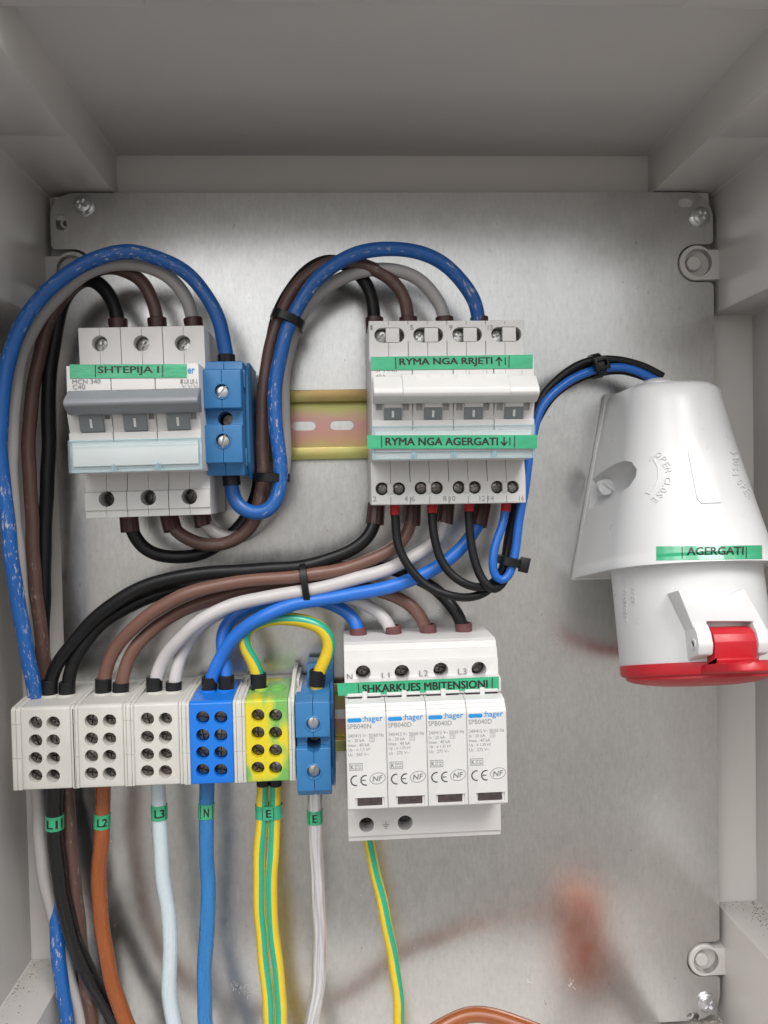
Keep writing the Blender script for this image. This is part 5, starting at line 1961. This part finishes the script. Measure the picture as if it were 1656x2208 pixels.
def cable_tie(label, c, d, ra, rb, head=None, width=4.4):
    """band round a bundle: c centre mm, d bundle direction, ra across, rb in height"""
    d = Vector(d).normalized()
    a = d.cross(Vector((0, -1, 0))).normalized()
    up_ = a.cross(d).normalized()
    if up_.y > 0:
        up_ = -up_
    t = T('cable_tie', label, 'cable tie', c, 0.0, 'black cable ties')
    bm = bmesh.new()
    K = 36
    rings = []
    for k in range(K):
        th = 2 * math.pi * k / K
        ct, st = math.cos(th), math.sin(th)
        n = 2.6
        rx = math.copysign(abs(ct) ** (2 / n), ct)
        ry = math.copysign(abs(st) ** (2 / n), st)
        base_ = a * rx * ra + up_ * ry * rb
        nrm = (a * ct * rb + up_ * st * ra).normalized()
        rings.append([bm.verts.new(base_ + nrm * o + d * w_) for o, w_ in ((0, -width / 2), (1.2, -width / 2 + 0.3), (1.2, width / 2 - 0.3), (0, width / 2))])
    for k in range(K):
        r0, r1 = rings[k], rings[(k + 1) % K]
        for j in range(4):
            bm.faces.new((r0[j], r0[(j + 1) % 4], r1[(j + 1) % 4], r1[j]))
    bmesh.ops.recalc_face_normals(bm, faces=bm.faces)
    part('band', bm, 'tie', t, angle=40)
    if head is not None:
        th = rad(head)
        base_ = a * math.cos(th) * (ra + 0.6) + up_ * math.sin(th) * (rb + 0.6)
        nrm = (a * math.cos(th) * rb + up_ * math.sin(th) * ra).normalized()
        tg = d.cross(nrm)
        bm = box(-3.2, 3.2, -0.5, 4.4, -3.6, 3.6, 0.5)
        bm = diff(bm, [box(-1.4, 1.4, 1.5, 6, -2.2, 2.2, 0)])
        m = Matrix((tg, -nrm, d)).transposed().to_4x4()
        bmesh.ops.transform(bm, matrix=Matrix.Translation(base_) @ m, verts=bm.verts)
        part('head', bm, 'tie', t)
        tail = box(-1.2, 5.2, 0.6, 1.7, -1.7, 1.7, 0.3)
        bmesh.ops.transform(tail, matrix=Matrix.Translation(base_ + nrm * 1.5) @ m, verts=tail.verts)
        part('tail', tail, 'tie', t)
    return t


cable_tie('black cable tie high on the S-shaped bundle beside the slotted rail', W(621, 692, 30), W(640, 650, 30) - W(604, 740, 30), 7.0, 11.5)
cable_tie('black cable tie low on the S-shaped bundle beside the blue terminal', W(588, 1030, 31), W(588, 1000, 30) - W(586, 1060, 30), 7.4, 9.5)
cable_tie('black cable tie round the four colour bundle above the surge arrester', W(659, 1256, 30), W(700, 1250, 30) - W(618, 1262, 30), 9.8, 10.5, width=3.4)
cable_tie('black cable tie with square head below the changeover switch on the thin wires', W(1098, 1210, 36), W(1112, 1150, 36) - W(1090, 1250, 36), 4.6, 6.5, 20)
cable_tie('black cable tie on the thin wires arching into the wall socket', W(1284, 790, 24), W(1310, 786, 24) - W(1258, 798, 24), 4.9, 6.0, 90)

# ================================================================== drilling crumbs on the ledges
crumbs = []


def crumb_mesh(name, mat, label, spots):
    bm = bmesh.new()
    for (x, h, z, s) in spots:
        q = bmesh.ops.create_icosphere(bm, subdivisions=1, radius=s)
        sx_, sy_, sz_ = random.uniform(0.5, 1.6), random.uniform(0.5, 1.3), random.uniform(0.3, 0.7)
        for v in q['verts']:
            v.co = Vector((v.co.x * sx_ * random.uniform(.7, 1.2) + x, v.co.y * sy_ - h, v.co.z * sz_ + z))
    o = part(name, bm, mat, None, (0, 0, 0))
    tag(o, label, 'debris', None, 'stuff')
    return o


sp, spd_ = [], []
for k in range(420):
    x = RRX - abs(random.gauss(0, 7)) - 0.4
    h = HB + abs(random.gauss(0, 1)) * 26 + 0.5
    if XR < x < RRX and h < HF:
        (sp if k % 3 else spd_).append((x, h, RRZ0 + 0.06, random.uniform(0.10, 0.42)))
for k in range(220):
    x = RLX + abs(random.gauss(0, 6)) + 0.4
    h = HB + abs(random.gauss(0, 1)) * 30 + 0.5
    if RLX < x < XL and h < HF:
        (sp if k % 3 else spd_).append((x, h, RLZ0 + 0.06, random.uniform(0.10, 0.36)))
for k in range(120):
    x = random.uniform(182, 199)
    sp.append((x, random.uniform(-7, 4), ZB + 0.3, random.uniform(0.4, 1.7)))
crumb_mesh('crumbs', 'dust', 'pale drilling crumbs scattered on the cabinet ledges', sp)
crumb_mesh('crumbs', 'dustd', 'dark drilling crumbs scattered on the cabinet ledges', spd_)

for o in list(bpy.data.objects):
    for k in ('ox', 'oy', 'oz'):
        if k in o:
            del o[k]
